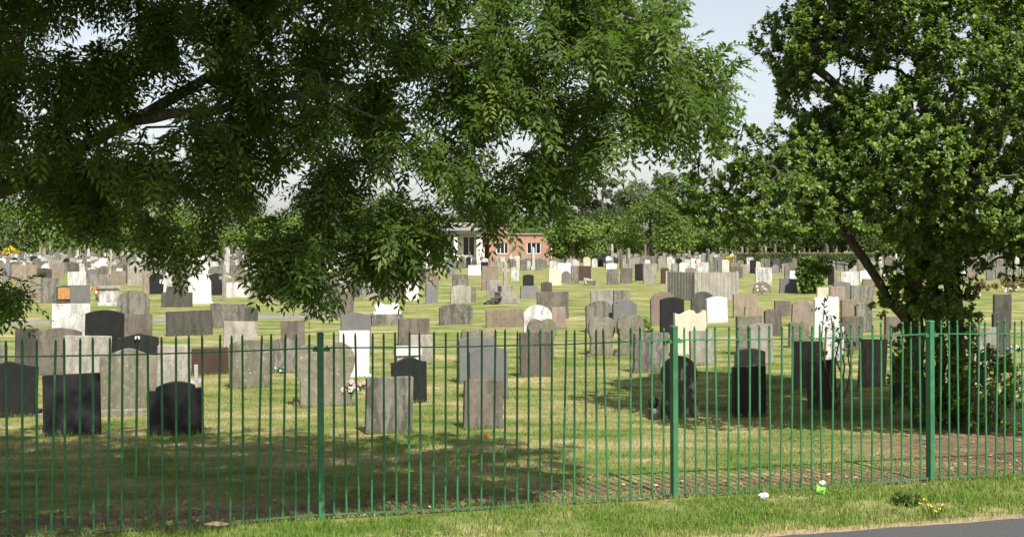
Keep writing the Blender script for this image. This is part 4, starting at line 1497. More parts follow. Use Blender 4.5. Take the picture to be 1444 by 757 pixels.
o = MB().box(-.045, .045, -.006, .006, -.03, .03).build('badge', ST['white'])
o.location = on_stone(196, 475.5, 530, .1)
o.rotation_euler = (0, 0, R(21))
tagk(o, 'small white badge fixed on the pointed black headstone', 'badge')
mb = MB()
dd = gd(473)
mb.tube([on_stone(250, 437, 473, .02), on_stone(251.5, 440, 473, .13), on_stone(252.5, 447, 473, .125), on_stone(254, 456, 473, .125)], .012, 5)
tagk(mb.build('cord', ST['light']), 'pale cord draped over the wide charcoal headstone', 'cord')
o = MB().box(-.3, .3, -.012, .012, -.27, .27, ch=.004).build('plaque', flat_mat('orange_plaque', (0.34, 0.17, 0.05), .6, .4, 8))
o.location = on_stone(91.5, 413.5, 432, .1)
o.rotation_euler = (0, 0, R(20))
tagk(o, 'orange-brown plaque on the dark pitched headstone', 'plaque')
o.scale = (.75, 1, .85)


# flowers ------------------------------------------------------------
def bouquet(x, yb, hpx, mats, label, nfl=6, vase=True, spread=.5):
    d = gd(yb)
    s = d / F
    h = hpx * s
    root = empty('flower_bouquet', (gx(x, d), d, 0))
    tagk(root, label, 'flowers')
    if vase:
        v_ = MB()
        v_.tube([(0, 0, -.02), (0, 0, .02), (0, 0, h * .22), (0, 0, h * .3)], [.05, .06, .075, .06], 10)
        v_.build('vase', ST['dark'], root, smooth=True)
    st = MB()
    fl = [MB() for _ in mats]
    for i in range(nfl):
        a_ = 2 * math.pi * i / nfl + random.uniform(-.4, .4)
        r_ = h * spread * random.uniform(.2, 1)
        e = (r_ * math.cos(a_), r_ * .6 * math.sin(a_), h * random.uniform(.62, 1))
        st.tube([(0, 0, h * .2), (e[0] * .5, e[1] * .5, e[2] * .7), e], .006, 4)
        for k in range(3):
            f = random.uniform(.3, .9)
            p = Vector((e[0] * f, e[1] * f, h * .2 + (e[2] - h * .2) * f))
            q_ = p + Vector((random.uniform(-.12, .12), random.uniform(-.08, .08), random.uniform(-.02, .1)))
            n_ = Vector((random.uniform(-.03, .03), .02, .02))
            st.add([p, (p + q_) / 2 + n_, q_, (p + q_) / 2 - n_], [(0, 1, 2, 3)])
        m = fl[i % len(mats)]
        rr_ = h * random.uniform(.08, .13)
        for k in range(6):
            b_ = 2 * math.pi * k / 6
            m.ball((e[0] + math.cos(b_) * rr_ * .6, e[1] - .01, e[2] + math.sin(b_) * rr_ * .6), rr_ * .55, 6, 4, (1, .6, 1))
        m.ball(e, rr_ * .5, 6, 4)
    st.build('stems', M_GREENLEAF, root)
    for m, mt in zip(fl, mats):
        if m.v:
            m.build('blossoms', mt, root)
    return root


bouquet(494, 572, 34, [M_PETALP, M_PETALW], 'pink and white flowers with dark leaves at the foot of the speckled heart headstone', 7, False, .35)
bouquet(508, 556, 20, [M_PETALP], 'small pink flower bunch on the grass beside the white kerb', 4, False, .3)
bouquet(395, 530, 12, [M_PETALW], 'white flowers at the foot of the grey curved-top headstone', 5, False, .7)
bouquet(1074, 417, 13, [M_PETALW, M_PETALP], 'white flowers in front of the low mossy stone', 6, False, .8)
bouquet(137, 424, 19, [M_PETALR, M_PETALW], 'red flowers standing above the white stone near the chest tomb', 7, True, .5)
bouquet(1421, 500, 13, [M_PETALW, flat_mat('blue_petals', (.2, .25, .5), .7, .2)], 'white and blue flowers lying on grass beyond the holly', 7, False, 1.2)
bouquet(1436, 499, 11, [M_PETALW], 'white flower bunch at the picture edge beyond the holly', 5, False, 1.0)
bouquet(1424, 418, 13, [M_PETALW, M_PETALP], 'pale ribbon-like flowers behind the tall dark headstone', 6, False, .9)
bouquet(1372, 424, 11, [M_PETALP, M_PETALW], 'pinkish flowers on a grave seen past the holly trunk', 6, False, 1.2)


def flower_pot(x, yb, wpx, hpx, mat, label):
    d = gd(yb)
    s = d / F
    root = empty('flower_holder', (gx(x, d), d, 0), R(20))
    tagk(root, label, 'flower pot')
    w_, h_ = wpx * s, hpx * s
    MB().box(-w_ / 2, w_ / 2, -w_ / 2, w_ / 2, -.03, h_ * .5, ch=.01).build('block', ST['grey'], root)
    m = MB()
    m.tube([(0, 0, h_ * .5), (0, 0, h_ * .62), (0, 0, h_ * .9), (0, 0, h_)], [w_ * .34, w_ * .48, w_ * .55, w_ * .4], 12)
    m.build('urn', mat, root, smooth=True)


flower_pot(921, 590, 14, 30, ST['black'], 'black flower urn on a grey block beside the round-headed dark headstone')
flower_pot(829, 503, 5, 9, ST['dark'], 'tiny dark urn in front of the first lichen-covered heart')
flower_pot(868, 502, 5, 10, ST['dark'], 'tiny dark urn between the two lichen-covered hearts')
flower_pot(55, 588, 10, 12, ST['black'], 'small black pot on the grass between the two nearest black headstones')
flower_pot(417, 573, 7, 14, ST['dark'], 'small dark pot beside the speckled heart headstone')


# uncut tufts against the feet of the nearer stones
tp = []
for x0, x1, yt, yb, d in RECTS:
    if d < 36:
        s = d / F
        nb_ = int((x1 - x0) * s * 150)
        for i in range(nb_):
            f = random.random()
            xx = gx(x0 - 1 + (x1 - x0 + 2) * f, d)
            xc_ = gx((x0 + x1) / 2, d)
            tp.append((xx, d + (xx - xc_) * math.tan(R(21)) - .06 - abs(random.gauss(0, .035))))
blades('grass_tufts', np.array(tp), .04, .13, .008, [(0, (0.07, 0.125, 0.022)), (0.5, (0.13, 0.18, 0.04)), (1, (0.30, 0.26, 0.12))], .7)


# timber screen -------------------------------------------------------
def timber_screen():
    d = gd(424)
    c = np.array([gx(981, d), d, 0])
    root = empty('timber_screen', tuple(c))
    tagk(root, 'weathered grey vertical-board timber screen forming a corner among the graves', 'timber screen')
    m = stone_mat('weathered_boards', (0.30, 0.28, 0.24), (0.17, 0.16, 0.14), (0.36, 0.34, 0.3), .7, .9, .15)
    h = 40 * d / F
    for (ex, ey, nm, nb) in ((1.98, .78, 'board_panel', 22), (-1.05, 1.75, 'board_panel', 20)):
        mb = MB()
        L = math.hypot(ex, ey)
        ux, uy = ex / L, ey / L
        nx, ny = uy, -ux
        if ny > 0:
            nx, ny = -nx, -ny
        for i in range(nb):
            a, b = L * i / nb + .004, L * (i + 1) / nb - .004
            off = .012 if i % 2 else 0
            hh = h + random.uniform(-.02, .02)
            q_ = [(ux * a + nx * off, uy * a + ny * off), (ux * b + nx * off, uy * b + ny * off), (ux * b + nx * (off - .02), uy * b + ny * (off - .02)), (ux * a + nx * (off - .02), uy * a + ny * (off - .02))]
            mb.add([(x_, y_, -.02) for x_, y_ in q_] + [(x_, y_, hh) for x_, y_ in q_], [(3, 2, 1, 0), (4, 5, 6, 7), (0, 1, 5, 4), (1, 2, 6, 5), (2, 3, 7, 6), (3, 0, 4, 7)])
        mb.build(nm, m, root)
        mb = MB()
        mb.box(ux * L - .05, ux * L + .05, uy * L - .05, uy * L + .05, -.03, h + .03)
        mb.build('post', m, root)
    MB().box(-.05, .05, -.02, .08, -.03, h + .03).build('post', m, root)
    RECTS.append((938, 1046, 384, 424, d))


timber_screen()

# ---------------------------------------------------------------- the rows beyond: filled row by row
SECT = [(250, 'in the crowded far rows below the ash branches'), (640, 'in the far rows seen beneath the hanging ash leaves'), (800, 'in the far rows before the brick building'),
        (880, 'in the far rows before the parked car'), (1010, 'in the far rows before the bright green tree'), (1245, 'in the far rows before the clipped hedge'), (1500, 'in the far rows beyond the holly stems')]
WORD = {'white': 'bright white', 'stained': 'stained white', 'grey': 'streaked grey', 'light': 'pale grey', 'slate': 'smooth grey', 'dark': 'dark', 'black': 'black', 'brown': 'brown', 'tan': 'tan', 'pink': 'pinkish', 'cream': 'cream', 'mossy': 'mossy', 'red': 'red-brown'}
SHW = {'flat': 'square-topped headstone', 'arch': 'arched headstone', 'round': 'round-topped headstone', 'gable': 'gabled headstone', 'cross': 'stone cross', 'obelisk': 'obelisk', 'ogee': 'curved-top headstone', 'semi': 'domed headstone', 'shoulder': 'shouldered headstone'}
cand = []
y = 396.0
d = 78.0
d = 52.0
while d < 250:
    span = d * .45
    x = -span
    skip = random.uniform(0, 1)
    while x < span:
        x += random.uniform(1.2, 2.2) * (1.0 if d < 140 else 1.15)
        if random.random() < (.05 if x < -5 else .22):
            continue
        dd = d + x * .27 * .6 + random.gauss(0, .25)
        if dd < 50:
            continue
        xp = CX + F * x / dd
        yb = HY + F * H / dd
        lim = 424 if xp < 600 else (382 if xp < 950 else (388 if xp < 1245 else 397))
        if yb > lim or xp < -25 or xp > 1470:
            continue
        if xp > 640 and dd < 150 and random.random() < .25:
            continue
        cand.append((xp, yb, dd))
    d += random.uniform(2.6, 3.6) * (d / 95)
random.shuffle(cand)
cand.sort(key=lambda c_: c_[2])
far = {}
indiv = 0
NMAX = 290 - len(HS)
for xp, yb, dd in cand:
    shape = random.choices(['flat', 'arch', 'round', 'gable', 'cross', 'obelisk', 'ogee', 'semi', 'shoulder'], [26, 16, 12, 7, 5 + (dd > 120) * 5, 1 + (dd > 130) * 4, 8, 4, 4])[0]
    left = xp < 640
    col = random.choices(['white', 'stained', 'grey', 'light', 'slate', 'dark', 'black', 'brown', 'tan', 'pink', 'cream', 'mossy', 'red'],
                         [6 if left else 3, 9, 26, 16, 10, 11, 5, 13, 4, 4, 2, 8, 3])[0]
    if dd > 115 and col in ('slate', 'dark', 'tan', 'pink', 'brown', 'mossy') and random.random() < .6:
        col = random.choice(['light', 'stained', 'grey', 'light'])
    if shape in ('cross', 'obelisk'):
        col = random.choice(['light', 'grey', 'stained', 'grey', 'brown'])
    wm = random.uniform(.5, .85) if shape not in ('cross',) else random.uniform(.45, .65)
    hm = random.uniform(.75, 1.25)
    if shape == 'cross':
        hm = random.uniform(1.2, 1.9)
    if shape == 'obelisk':
        wm, hm = random.uniform(.5, .8), random.uniform(1.7, 2.8)
    s = F / dd
    x0, x1, yt = xp - wm * s / 2, xp + wm * s / 2, yb - hm * s
    hit = False
    for r in RECTS:
        if r[1] > x0 + 1 and r[0] < x1 - 1:
            if r[4] > dd and r[3] > yt and r[2] < yb:        # would cover a stone behind it
                hit = True
                break
            if abs(r[4] - dd) < 1.2:
                hit = True
                break
            if r[4] < dd and r[2] <= yt + 1 and r[0] <= x0 + 1 and r[1] >= x1 - 1:   # wholly hidden
                hit = True
                break
    if hit:
        continue
    RECTS.append((x0, x1, yt, yb, dd))
    if indiv < NMAX:
        indiv += 1
        sect = next(t for lim, t in SECT if xp < lim)
        size = 'small' if hm < .95 else ('tall' if hm > 1.2 else 'medium')
        lab = f"{size} {WORD[col]} {SHW[shape]} {sect}"
        nm = 'headstone' if shape not in ('cross', 'obelisk') else ('stone_cross' if shape == 'cross' else 'obelisk')
        headstone(x0, x1, yt, yb, shape, col, lab, lean=random.gauss(0, 1.5), yaw=21 + random.gauss(0, 4), t=.12 if dd > 100 else .1, reg=False, name=nm)
    else:
        mb = far.setdefault(col, MB())
        t_ = wm * .6 if shape == 'obelisk' else .14
        sm = stone_mesh(shape, wm, hm, t_)
        ya = R(21 + random.gauss(0, 4))
        cc, ss = math.cos(ya), math.sin(ya)
        gx_ = gx(xp, dd)
        mb.add([(gx_ + a * cc - b * ss, dd + a * ss + b * cc, c_) for a, b, c_ in sm.v], sm.f)
print('individual fill', indiv, 'hand', len(HS), 'cand', len(cand))
# everything still farther: one mass
allv = MB()
mats, idx = [], []
for col, mb in far.items():
    b0 = len(allv.f)
    allv.add(mb.v, mb.f)
    mats.append(ST[col])
    idx += [len(mats) - 1] * (len(allv.f) - b0)
o = allv.build('distant_headstones', None)
for m in mats:
    o.data.materials.append(m)
o.data.polygons.foreach_set('material_index', idx)
tagk(o, 'distant mass of tiny pale and grey gravestones along the far tree line', 'gravestones', None, 'stuff')


# ---------------------------------------------------------------- background trees
def bg_tree(xc, hwpx, yt, yb, mi, label, trunk=True, n=6500, leaf=None, sparse=False, cat='tree', name='broadleaf_tree', skirt=.03, group='trees along the far edge of the cemetery'):
    d = gd(yb)
    s = d / F
    hw, h = hwpx * s, (yb - yt) * s
    root = empty(name, (gx(xc, d), d, 0))
    tagk(root, label, cat, group)
    leaf = leaf or 3.8 * s
    z0 = h * skirt
    nb = int(34 if not sparse else 20)
    if name == 'broadleaf_tree' and not sparse:
        hw *= 1.15
    cs = []
    for i in range(nb):
        u = unit(RNG.normal(0, 1, 3)) * RNG.uniform(.35, .9)
        u[0] = np.clip(u[0] * 1.25, -.95, .95)
        if sparse:
            u = unit(RNG.normal(0, 1, 3)) * RNG.uniform(.5, .95)
        zz = .5 + u[2] * .5
        wz = np.interp(zz, [0, .15, .45, .8, 1], [1.05, 1.15, 1.1, .72, .3])
        cs.append((u[0] * hw * .92 * wz, u[1] * hw * .85 * wz, z0 + (h - z0) * zz * .93, RNG.uniform(.22, .42) * min(hw, h * .6) * (.8 if sparse else 1)))
    cs = np.array(cs)
    k = RNG.integers(0, nb, n)
    u = unit(RNG.normal(0, 1, (n, 3)))
    rr = RNG.uniform(.55, 1.08, n)
    P = cs[k, :3] + u * (cs[k, 3] * rr)[:, None] * np.array([1, 1, .8])
    P[:, 2] = np.maximum(P[:, 2], h * .02 + leaf * .3)
    P[:, 2] = np.minimum(P[:, 2], h * 1.0)
    nr = unit(u + np.array([0, 0, .5]) + RNG.normal(0, .5, (n, 3)))
    a_ = unit(np.cross(nr, RNG.normal(0, 1, (n, 3))))
    b_ = np.cross(nr, a_)
    L = leaf * RNG.uniform(.5, 1.3, n)[:, None]
    V = np.stack([P - a_ * L * .6, P + b_ * L * .35 + a_ * L * .1, P + a_ * L * .7, P - b_ * L * .4], 1)
    v = np.clip(np.repeat((RNG.normal(.5, .22, nb))[k] + RNG.normal(0, .14, n), 4), 0, 1)
    fcs = np.arange(4 * n).reshape(n, 4)
    link('crown', mesh_np('crown', V.reshape(-1, 3), fcs, v), M_BGLEAF[mi], root)
    if trunk:
        m = MB()
        tr = max(.12, h * .022)
        m.tube([(0, 0, -.1), (.1, 0, h * .3), (-.1, .1, h * .6), (.05, 0, h * .85)], [tr * 1.4, tr, tr * .6, tr * .2], 8)
        for i in range(6):
            c_ = cs[RNG.integers(0, nb)]
            z = h * RNG.uniform(.25, .5)
            m.tube([(0, 0, z), (c_[0] * .5, c_[1] * .5, (z + c_[2]) / 2), (c_[0], c_[1], c_[2])], [tr * .5, tr * .3, tr * .1], 5)
        m.build('trunk', M_BARK, root, smooth=True)
    return root


TREES = [
    (20, 62, 262, 362, 2, 'light green tree at the picture edge behind the crowded far rows', 1),
    (95, 66, 252, 361, 0, 'dark tree next to the light green one behind the crowded far rows', 1),
    (168, 66, 250, 361.5, 1, 'mid green tree behind the ash branches, third along the far edge', 1),
    (240, 52, 276, 364, 2, 'light green round tree seen through the first gap in the ash leaves', 1),
    (312, 68, 250, 361, 0, 'dark tall tree filling the space between the two ash leaf gaps', 1),
    (395, 56, 284, 364, 2, 'light olive tree seen through the second gap in the ash leaves', 1),
    (465, 68, 255, 361, 0, 'dark tree behind the hanging ash sprays nearer the brick building', 1),
    (548, 62, 255, 360.5, 1, 'mid green tree just before the brick building starts', 1),
    (690, 74, 268, 358, 0, 'dark tree rising behind the roof of the brick building', 1),
    (775, 52, 280, 359, 1, 'mid green tree behind the end of the brick building', 1),
    (812, 34, 292, 376, 2, 'bright green tree standing beside the dark parked car', 1),
    (866, 46, 290, 364, 0, 'dark bushy tree behind the parked car', 1),
    (917, 56, 268, 367, 2, 'big round bright green tree at the end of the cemetery', 1),
    (968, 48, 290, 364, 1, 'mid green bushy tree beside the big round bright one', 1),
    (1012, 55, 296, 364, 1, 'mid green tree behind the yellow-leaved shrub', 1),
    (1075, 56, 300, 363.5, 0, 'dark low tree behind the start of the clipped hedge', 1),
    (1135, 56, 298, 363, 1, 'mid green tree behind the middle of the clipped hedge', 1),
    (1195, 50, 300, 363.5, 0, 'dark tree behind the end of the clipped hedge', 1),
    (1265, 60, 302, 363, 1, 'mid green tree hidden behind the holly stems', 1),
    (1345, 58, 302, 363, 0, 'dark tree seen low between the holly leaves', 1),
    (1420, 60, 305, 363, 2, 'light green tree beyond the holly at the picture edge', 1),
]
for a in TREES:
    bg_tree(*a[:6])
bg_tree(935, 66, 228, 357, 3, 'tall grey-green sparse tree towering above the big round bright one', True, 9000, sparse=True, skirt=.25)
bg_tree(850, 42, 236, 356, 3, 'tall thin grey-green tree with bare lower stem behind the parked car', True, 5200, sparse=True, skirt=.32)
bg_tree(640, 60, 300, 355, 1, 'far mid green tree low behind the porch of the brick building', True)
bg_tree(1028, 9, 358, 377, 4, 'low yellow-leaved shrub at the near end of the clipped hedge', False, 260, cat='shrub', name='yellow_shrub', skirt=.05, group=None)
bg_tree(14, 11, 345, 366, 4, 'yellow flowering shrub behind the crowded far rows', False, 260, cat='shrub', name='yellow_shrub', skirt=.05, group=None)
bg_tree(380, 12, 333, 365, 4, 'yellowish shrub glimpsed through the second leaf gap', False, 260, cat='shrub', name='yellow_shrub', skirt=.05, group=None)
bg_tree(1385, 22, 393, 412, 5, 'russet shrub on the graves seen past the holly trunk', False, 420, cat='shrub', name='russet_shrub', skirt=.03, group=None)
bg_tree(1432, 24, 388, 411, 5, 'russet and green shrub at the picture edge beyond the holly', False, 420, cat='shrub', name='russet_shrub', skirt=.03, group=None)
bg_tree(912, 10, 445, 476, 2, 'low green plant between the hearts and the tall black headstone', False, 240, leaf=.07, cat='plant', name='grave_plant', skirt=.03, group=None)

def undergrowth():
    n = 26000
    X_ = RNG.uniform(-130, 130, n)
    top = 2.2 + 3.6 * vnoise(X_ + 500, X_ * 0, 9, 21) + 1.5 * vnoise(X_ + 500, X_ * 0, 2.5, 22)
    z = top * RNG.uniform(0, 1, n) ** .8
    P = np.stack([X_, 246 + RNG.normal(0, 1.2, n) - (top - z) * .3, z], 1)
    nr = unit(np.array([0, -.8, .6]) + RNG.normal(0, .6, (n, 3)))
    a_ = unit(np.cross(nr, RNG.normal(0, 1, (n, 3))))
    b_ = np.cross(nr, a_)
    L = .75 * RNG.uniform(.5, 1.3, n)[:, None]
    V = np.stack([P - a_ * L * .6, P + b_ * L * .4, P + a_ * L * .6, P - b_ * L * .4], 1)
    v = np.clip(.15 + .8 * vnoise(X_ + 500, z, 4, 23) + RNG.normal(0, .15, n), 0, 1)
    tagk(link('undergrowth', mesh_np('undergrowth', V.reshape(-1, 3), np.arange(4 * n).reshape(n, 4), np.repeat(v, 4)), M_BGLEAF[1]), kind='stuff')


undergrowth()

d = gd(414)
leafy_shrub('round_bush', 'round glossy green bush standing alone among the graves', 'bush', (gx(1143, d), d), 19 * d / F, 25.5 * d / F, 620, .2, M_BGLEAF[2], 8, 11)


def hedge():
    d = gd(378)
    s = d / F
    x0, x1 = gx(1036, d), gx(1240, d)
    root = empty('clipped_hedge', ((x0 + x1) / 2, d, 0))
    tagk(root, 'long low clipped hedge with brownish top beyond the graves', 'hedge')
    W, hh, D = x1 - x0, 20 * s, 1.3
    n = 9000
    f = RNG.uniform(0, 1, n)
    P = np.stack([RNG.uniform(-W / 2, W / 2, n), np.where(f < .6, -D / 2 + RNG.normal(0, .06, n), RNG.uniform(-D / 2, D / 2, n)), np.where(f < .6, RNG.uniform(.03, hh, n), hh + RNG.normal(0, .05, n))], 1)
    P[:, 1] += P[:, 0] * .1
    nr = unit(np.where((f < .6)[:, None], np.array([0, -1, .3]), np.array([0, -.2, 1])) + RNG.normal(0, .5, (n, 3)))
    a_ = unit(np.cross(nr, RNG.normal(0, 1, (n, 3))))
    b_ = np.cross(nr, a_)
    L = .2 * RNG.uniform(.6, 1.3, n)[:, None]
    V = np.stack([P - a_ * L * .6, P + b_ * L * .4, P + a_ * L * .6, P - b_ * L * .4], 1)
    v = np.clip(np.where(f < .6, RNG.normal(.35, .2, n), RNG.normal(.95, .1, n)), 0, 1)
    link('foliage', mesh_np('foliage', V.reshape(-1, 3), np.arange(4 * n).reshape(n, 4), np.repeat(v, 4)), M_HEDGE, root)
    m = MB()
    ns = 24
    for i in range(ns):
        x = -W / 2 + W * (i + .5) / ns
        m.tube([(x, x * .1, -.05), (x + .1, x * .1, hh * .5), (x - .05, x * .1 + .1, hh * .9)], [.05, .04, .02], 5)
    m.build('stems', M_BARK, root)


hedge()


# ---------------------------------------------------------------- brick building
def brick_mat():
    m, n, l, p = new_mat('orange_brick')
    tc = N(n, 'ShaderNodeTexCoord')
    sep = N(n, 'ShaderNodeSeparateXYZ')
    l.new(tc.outputs['Object'], sep.inputs[0])
    cb = N(n, 'ShaderNodeCombineXYZ')
    l.new(math_n(n, l, 'ADD', sep.outputs[0], sep.outputs[1]), cb.inputs[0])
    l.new(sep.outputs[2], cb.inputs[1])
    b = N(n, 'ShaderNodeTexBrick')
    l.new(cb.outputs[0], b.inputs[0])
    b.inputs['Color1'].default_value = (0.36, 0.20, 0.135, 1)
    b.inputs['Color2'].default_value = (0.28, 0.15, 0.10, 1)
    b.inputs['Mortar'].default_value = (0.42, 0.32, 0.24, 1)
    b.inputs['Scale'].default_value = 4.4
    b.inputs['Mortar Size'].default_value = .012
    wr = ramp(n, [(0.3, (.72, .72, .74)), (0.7, (1.12, 1.1, 1.08))])
    l.new(noise(n, l, tc.outputs['Object'], .9, 5, .7), wr.inputs[0])
    l.new(mixc(n, l, 1.0, b.outputs[0], wr.outputs[0], 'MULTIPLY'), p.inputs['Base Color'])
    p.inputs['Roughness'].default_value = .9
    return m


M_BRICK = brick_mat()
M_WFRAME = flat_mat('white_window_frame', (.75, .74, .7), .5, .05)
M_CREAMW = flat_mat('cream_render', (.62, .57, .45), .8, .12, 2)
M_ROOF = flat_mat('grey_roof_felt', (.20, .19, .17), .9, .15, 3)
M_FASC = flat_mat('dark_fascia', (.05, .05, .05), .6, .1)
gm, gn, gl, gp = new_mat('window_glass')
gp.inputs['Base Color'].default_value = (.012, .015, .018, 1)
gp.inputs['Roughness'].default_value = .12


def window(parent, x0, x1, z0, z1, y, nv=3, mat=None):
    t = .07
    f = MB()
    f.box(x0, x0 + t, y - .05, y + .04, z0, z1).box(x1 - t, x1, y - .05, y + .04, z0, z1)
    f.box(x0 + t, x1 - t, y - .05, y + .04, z0, z0 + t).box(x0 + t, x1 - t, y - .05, y + .04, z1 - t, z1)
    for i in range(1, nv):
        x = x0 + (x1 - x0) * i / nv
        f.box(x - t * .5, x + t * .5, y - .045, y + .035, z0 + t, z1 - t)
    w_ = f.build('window', mat or M_WFRAME, parent)
    MB().box(x0 + t * .5, x1 - t * .5, y + .005, y + .02, z0 + t * .5, z1 - t * .5).build('pane', gm, w_)
    MB().box(x0 - .08, x1 + .08, y - .12, y + .0, z0 - .09, z0 - .002).build('sill', ST['light'], w_)
    return w_


def wall_with_holes(mb, x0, x1, y0, y1, z0, z1, holes):
    """straight wall with rectangular openings, as butted blocks"""
    xs = sorted({x0, x1} | {h_[0] for h_ in holes} | {h_[1] for h_ in holes})
    for a, b in zip(xs[:-1], xs[1:]):
        hs = sorted([(h_[2], h_[3]) for h_ in holes if h_[0] <= a + 1e-6 and h_[1] >= b - 1e-6])
        z = z0
        for lo, hi in hs:
            if lo > z:
                mb.box(a, b, y0, y1, z, lo)
            z = hi
        if z < z1:
            mb.box(a, b, y0, y1, z, z1)


def building():
    d = gd(372.5)
    s = d / F
    O = (gx(700, d), d, 0)
    root = empty('brick_building', O, R(4))
    tagk(root, 'low flat-roofed orange brick cemetery building with white windows and pillared porch', 'building')
    X = lambda p: (p - 700) * s
    Z = lambda p: (372.5 - p) * s
    # right wing
    holes = [(X(700), X(717), Z(358), Z(342)), (X(743), X(763), Z(358), Z(342)), (X(778), X(796), Z(358), Z(342))]
    w_ = MB()
    wall_with_holes(w_, X(690), X(815), 0, .3, -.1, Z(331), holes)
    w_.box(X(690), X(690) + .3, .3, 7, -.1, Z(331))
    w_.box(X(815) - .3, X(815), .3, 7, -.1, Z(331))
    w_.box(X(690) + .3, X(815) - .3, 6.7, 7, -.1, Z(331))
    w_.build('wall', M_BRICK, root)
    for h_ in holes:
        window(root, h_[0] + .01, h_[1] - .01, h_[2] + .01, h_[3] - .01, .12)
    MB().box(X(690) - .1, X(815) + .2, -.2, 7.2, Z(331) + .002, Z(331) + .18, ch=.03).build('roof', M_ROOF, root)
    # taller middle block
    m = MB()
    m.box(X(684), X(722), 2.2, 8.5, -.1, Z(318))
    m.build('wall', M_BRICK, root)
    MB().box(X(684) - .15, X(722) + .15, 2.05, 8.65, Z(318) + .002, Z(316), ch=.04).build('roof', M_FASC, root)
    # porch wing with tall glazing
    m = MB()
    holes = [(X(543), X(560), Z(360), Z(336)), (X(575), X(592), Z(360), Z(336)), (X(610), X(628), Z(360), Z(335)), (X(653), X(670), Z(361), Z(333))]
    wall_with_holes(m, X(530), X(684), 1.2, 1.5, -.1, Z(330), holes)
    m.box(X(530), X(530) + .3, 1.5, 8, -.1, Z(330))
    m.box(X(684) - .3, X(684), 1.5, 2.19, -.1, Z(330))
    m.build('wall', M_CREAMW, root)
    for h_ in holes:
        window(root, h_[0] + .01, h_[1] - .01, h_[2] + .01, h_[3] - .01, 1.3, 2)
    MB().box(X(526), X(688), -.9, 8.2, Z(330) + .002, Z(325), ch=.03).build('roof', M_FASC, root)
    MB().box(X(600), X(683), .5, 7.5, Z(325) + .004, Z(314), taper=.86).build('roof', M_ROOF, root)
    for p0, p1 in ((672, 680), (640, 645), (602, 606), (566, 570)):
        MB().box(X(p0), X(p1), -.5, -.5 + (X(680) - X(675)), -.1, Z(330)).build('pillar', M_WFRAME, root)
    # door in the recess
    dm = MB().box(X(682.5) - .001, X(682.5) + .001, 0, .01, 0, .02)
    MB().box(X(685.2), X(689), 2.1, 2.19, 0, Z(346)).build('door', M_FASC, root)


building()


# ---------------------------------------------------------------- car
def car():
    d = gd(374.5)
    s = d / F
    root = empty('parked_car', (gx(845, d), d, 0), R(6))
    tagk(root, 'dark blue parked car half hidden behind gravestones and a bright green tree', 'car')
    paint = flat_mat('dark_blue_paint', (.014, .020, .034), .3, .05, 3, .6)
    L, W = 4.3, 1.72
    low = [(-2.15, .32), (-2.15, .62), (-2.02, .78), (-1.2, .93), (1.55, .98), (2.05, .90), (2.15, .6), (2.15, .32)]
    m = MB()
    m.prism(list(low), W, .06)
    m.build('body', paint, root)
    cab = [(-1.25, .93), (-.55, 1.38), (-.2, 1.45), (.9, 1.45), (1.3, 1.36), (1.85, .97)]
    m = MB()
    m.prism(list(cab), W - .22, .08)
    m.build('cabin', paint, root)
    for pr in ([(-1.05, .98), (-.5, 1.33), (.15, 1.37), (.15, .98)], [(.22, .98), (.22, 1.37), (.88, 1.37), (.88, .99)], [(.95, .99), (.95, 1.36), (1.25, 1.29), (1.6, 1.0)]):
        m = MB()
        m.prism(pr, W - .19, .003)
        m.build('side_window', gm, root)
    # windscreen
    m = MB()
    y_ = (W - .4) / 2
    for (a, b) in (((-1.30, .945), (-.60, 1.365)),):
        m.add([(a[0] - .012, -y_, a[1] + .01), (a[0] - .012, y_, a[1] + .01), (b[0] - .012, y_ * .95, b[1] + .012), (b[0] - .012, -y_ * .95, b[1] + .012)], [(0, 1, 2, 3)])
    m.build('windscreen', gm, root)
    for x_ in (-1.32, 1.34):
        for y_ in (-W / 2 + .08, W / 2 - .08):
            m = MB()
            m.tube([(x_, y_ - .1, .32), (x_, y_ + .1, .32)], .32, 20)
            wh = m.build('wheel', M_FASC, root)
            m = MB()
            sg = -1 if y_ < 0 else 1
            m.tube([(x_, y_ + sg * .09, .32), (x_, y_ + sg * .112, .32)], .2, 16)
            m.build('rim', flat_mat('alloy', (.4, .4, .42), .35, .05, 3, .5, .8), wh)
    for y_ in (-.6, .6):
        MB().box(-2.13, -2.05, y_ - .2, y_ + .2, .60, .74, ch=.02).build('headlight', M_WFRAME, root)


car()


# ---------------------------------------------------------------- litter and weeds on the verge
def crumple(name, label, cat, x, y, r_, mat, sq=(1, .8, .6), group=None):
    d = gd(y)
    m = MB()
    m.ball((0, 0, 0), r_, 12, 8, sq)
    m.v = [tuple(c_ * (1 + random.uniform(-.28, .28)) for c_ in v_) for v_ in m.v]
    o = m.build(name, mat)
    o.location = (gx(x, d), d, r_ * sq[2] * .6 + .03)
    tagk(o, label, cat, group)
    return o


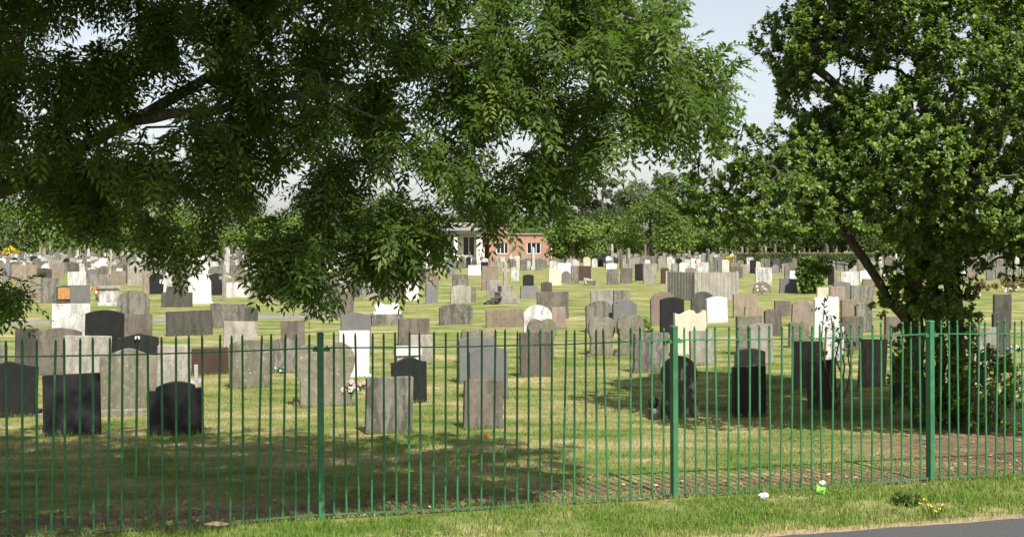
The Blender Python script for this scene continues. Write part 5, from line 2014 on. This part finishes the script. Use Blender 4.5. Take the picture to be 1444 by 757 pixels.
crumple('crumpled_paper', 'crumpled white paper lying on the verge grass', 'litter', 1077, 706, .05, M_PETALW)
d = gd(697)
pk = empty('snack_packet', (gx(1158, d), d, .05))
pk.scale = (.8, .8, .8)
tagk(pk, 'crushed green and white snack packet by the fence foot', 'litter')
m = MB()
vs, fs = [], []
nx_, nz_ = 7, 7
for side in (0, 1):
    for i in range(nz_):
        for j in range(nx_):
            u_, v_ = j / (nx_ - 1) - .5, i / (nz_ - 1) - .5
            b_ = .022 * (1 - abs(u_) * 2) * (1 - abs(v_) * 2) * 2 + .002
            vs.append((u_ * .13 + random.uniform(-.006, .006), (b_ if side else -b_) + random.uniform(-.006, .006), v_ * .10 + random.uniform(-.006, .006)))
    for i in range(nz_ - 1):
        for j in range(nx_ - 1):
            q_ = side * nx_ * nz_ + i * nx_ + j
            f_ = (q_, q_ + 1, q_ + nx_ + 1, q_ + nx_)
            fs.append(f_ if side == 0 else tuple(reversed(f_)))
m.add(vs, fs)
o = m.build('packet', flat_mat('lime_foil', (.18, .42, .06), .4, .2, 30), pk)
o.rotation_euler = (R(-28), R(24), R(10))
m = MB()
m.ball((.015, .0, .085), .04, 10, 7, (1.2, .6, .7))
m.v = [tuple(c_ + random.uniform(-.008, .008) for c_ in v_) for v_ in m.v]
m.build('torn_flap', M_PETALW, pk)
crumple('torn_cardboard', 'small piece of tan cardboard lying in the grass near the fence', 'litter', 305, 745, .09, flat_mat('cardboard', (.42, .31, .2), .9, .2), (1.2, .5, .22))
crumple('orange_petals', 'tiny orange-red bloom on the lawn before the weathered leaning stone', 'flower', 687, 618, .035, flat_mat('orange_bloom', (.7, .13, .03), .7, .2))
crumple('orange_petals', 'tiny orange-red bloom on the lawn beside the grey streaked square headstone', 'flower', 504, 613, .03, flat_mat('orange_bloom_dull', (.5, .12, .05), .7, .2))

d = gd(712)
leafy_shrub('leafy_weed', 'dark broad-leaved weed growing in the verge grass', 'weed', (gx(1278, d), d), .13, .06, 40, .07, M_ASH, 5, 6, zmin=.03)
d = gd(732)
root = empty('yellow_weed', (gx(1318, d), d, 0))
tagk(root, 'small yellow-flowered weed in the verge near the path edge', 'weed')
st, fl = MB(), MB()
for i in range(7):
    a_ = random.uniform(0, 6.28)
    r_ = random.uniform(.02, .14)
    e = (r_ * math.cos(a_), r_ * .7 * math.sin(a_), random.uniform(.07, .17))
    st.tube([(e[0] * .3, e[1] * .3, 0), e], .004, 3)
    for k in range(5):
        fl.ball((e[0] + random.uniform(-.014, .014), e[1] + random.uniform(-.014, .014), e[2] + random.uniform(-.006, .006)), .006, 5, 4)
st.build('stems', M_GREENLEAF, root)
fl.build('blossoms', M_PETALY, root)
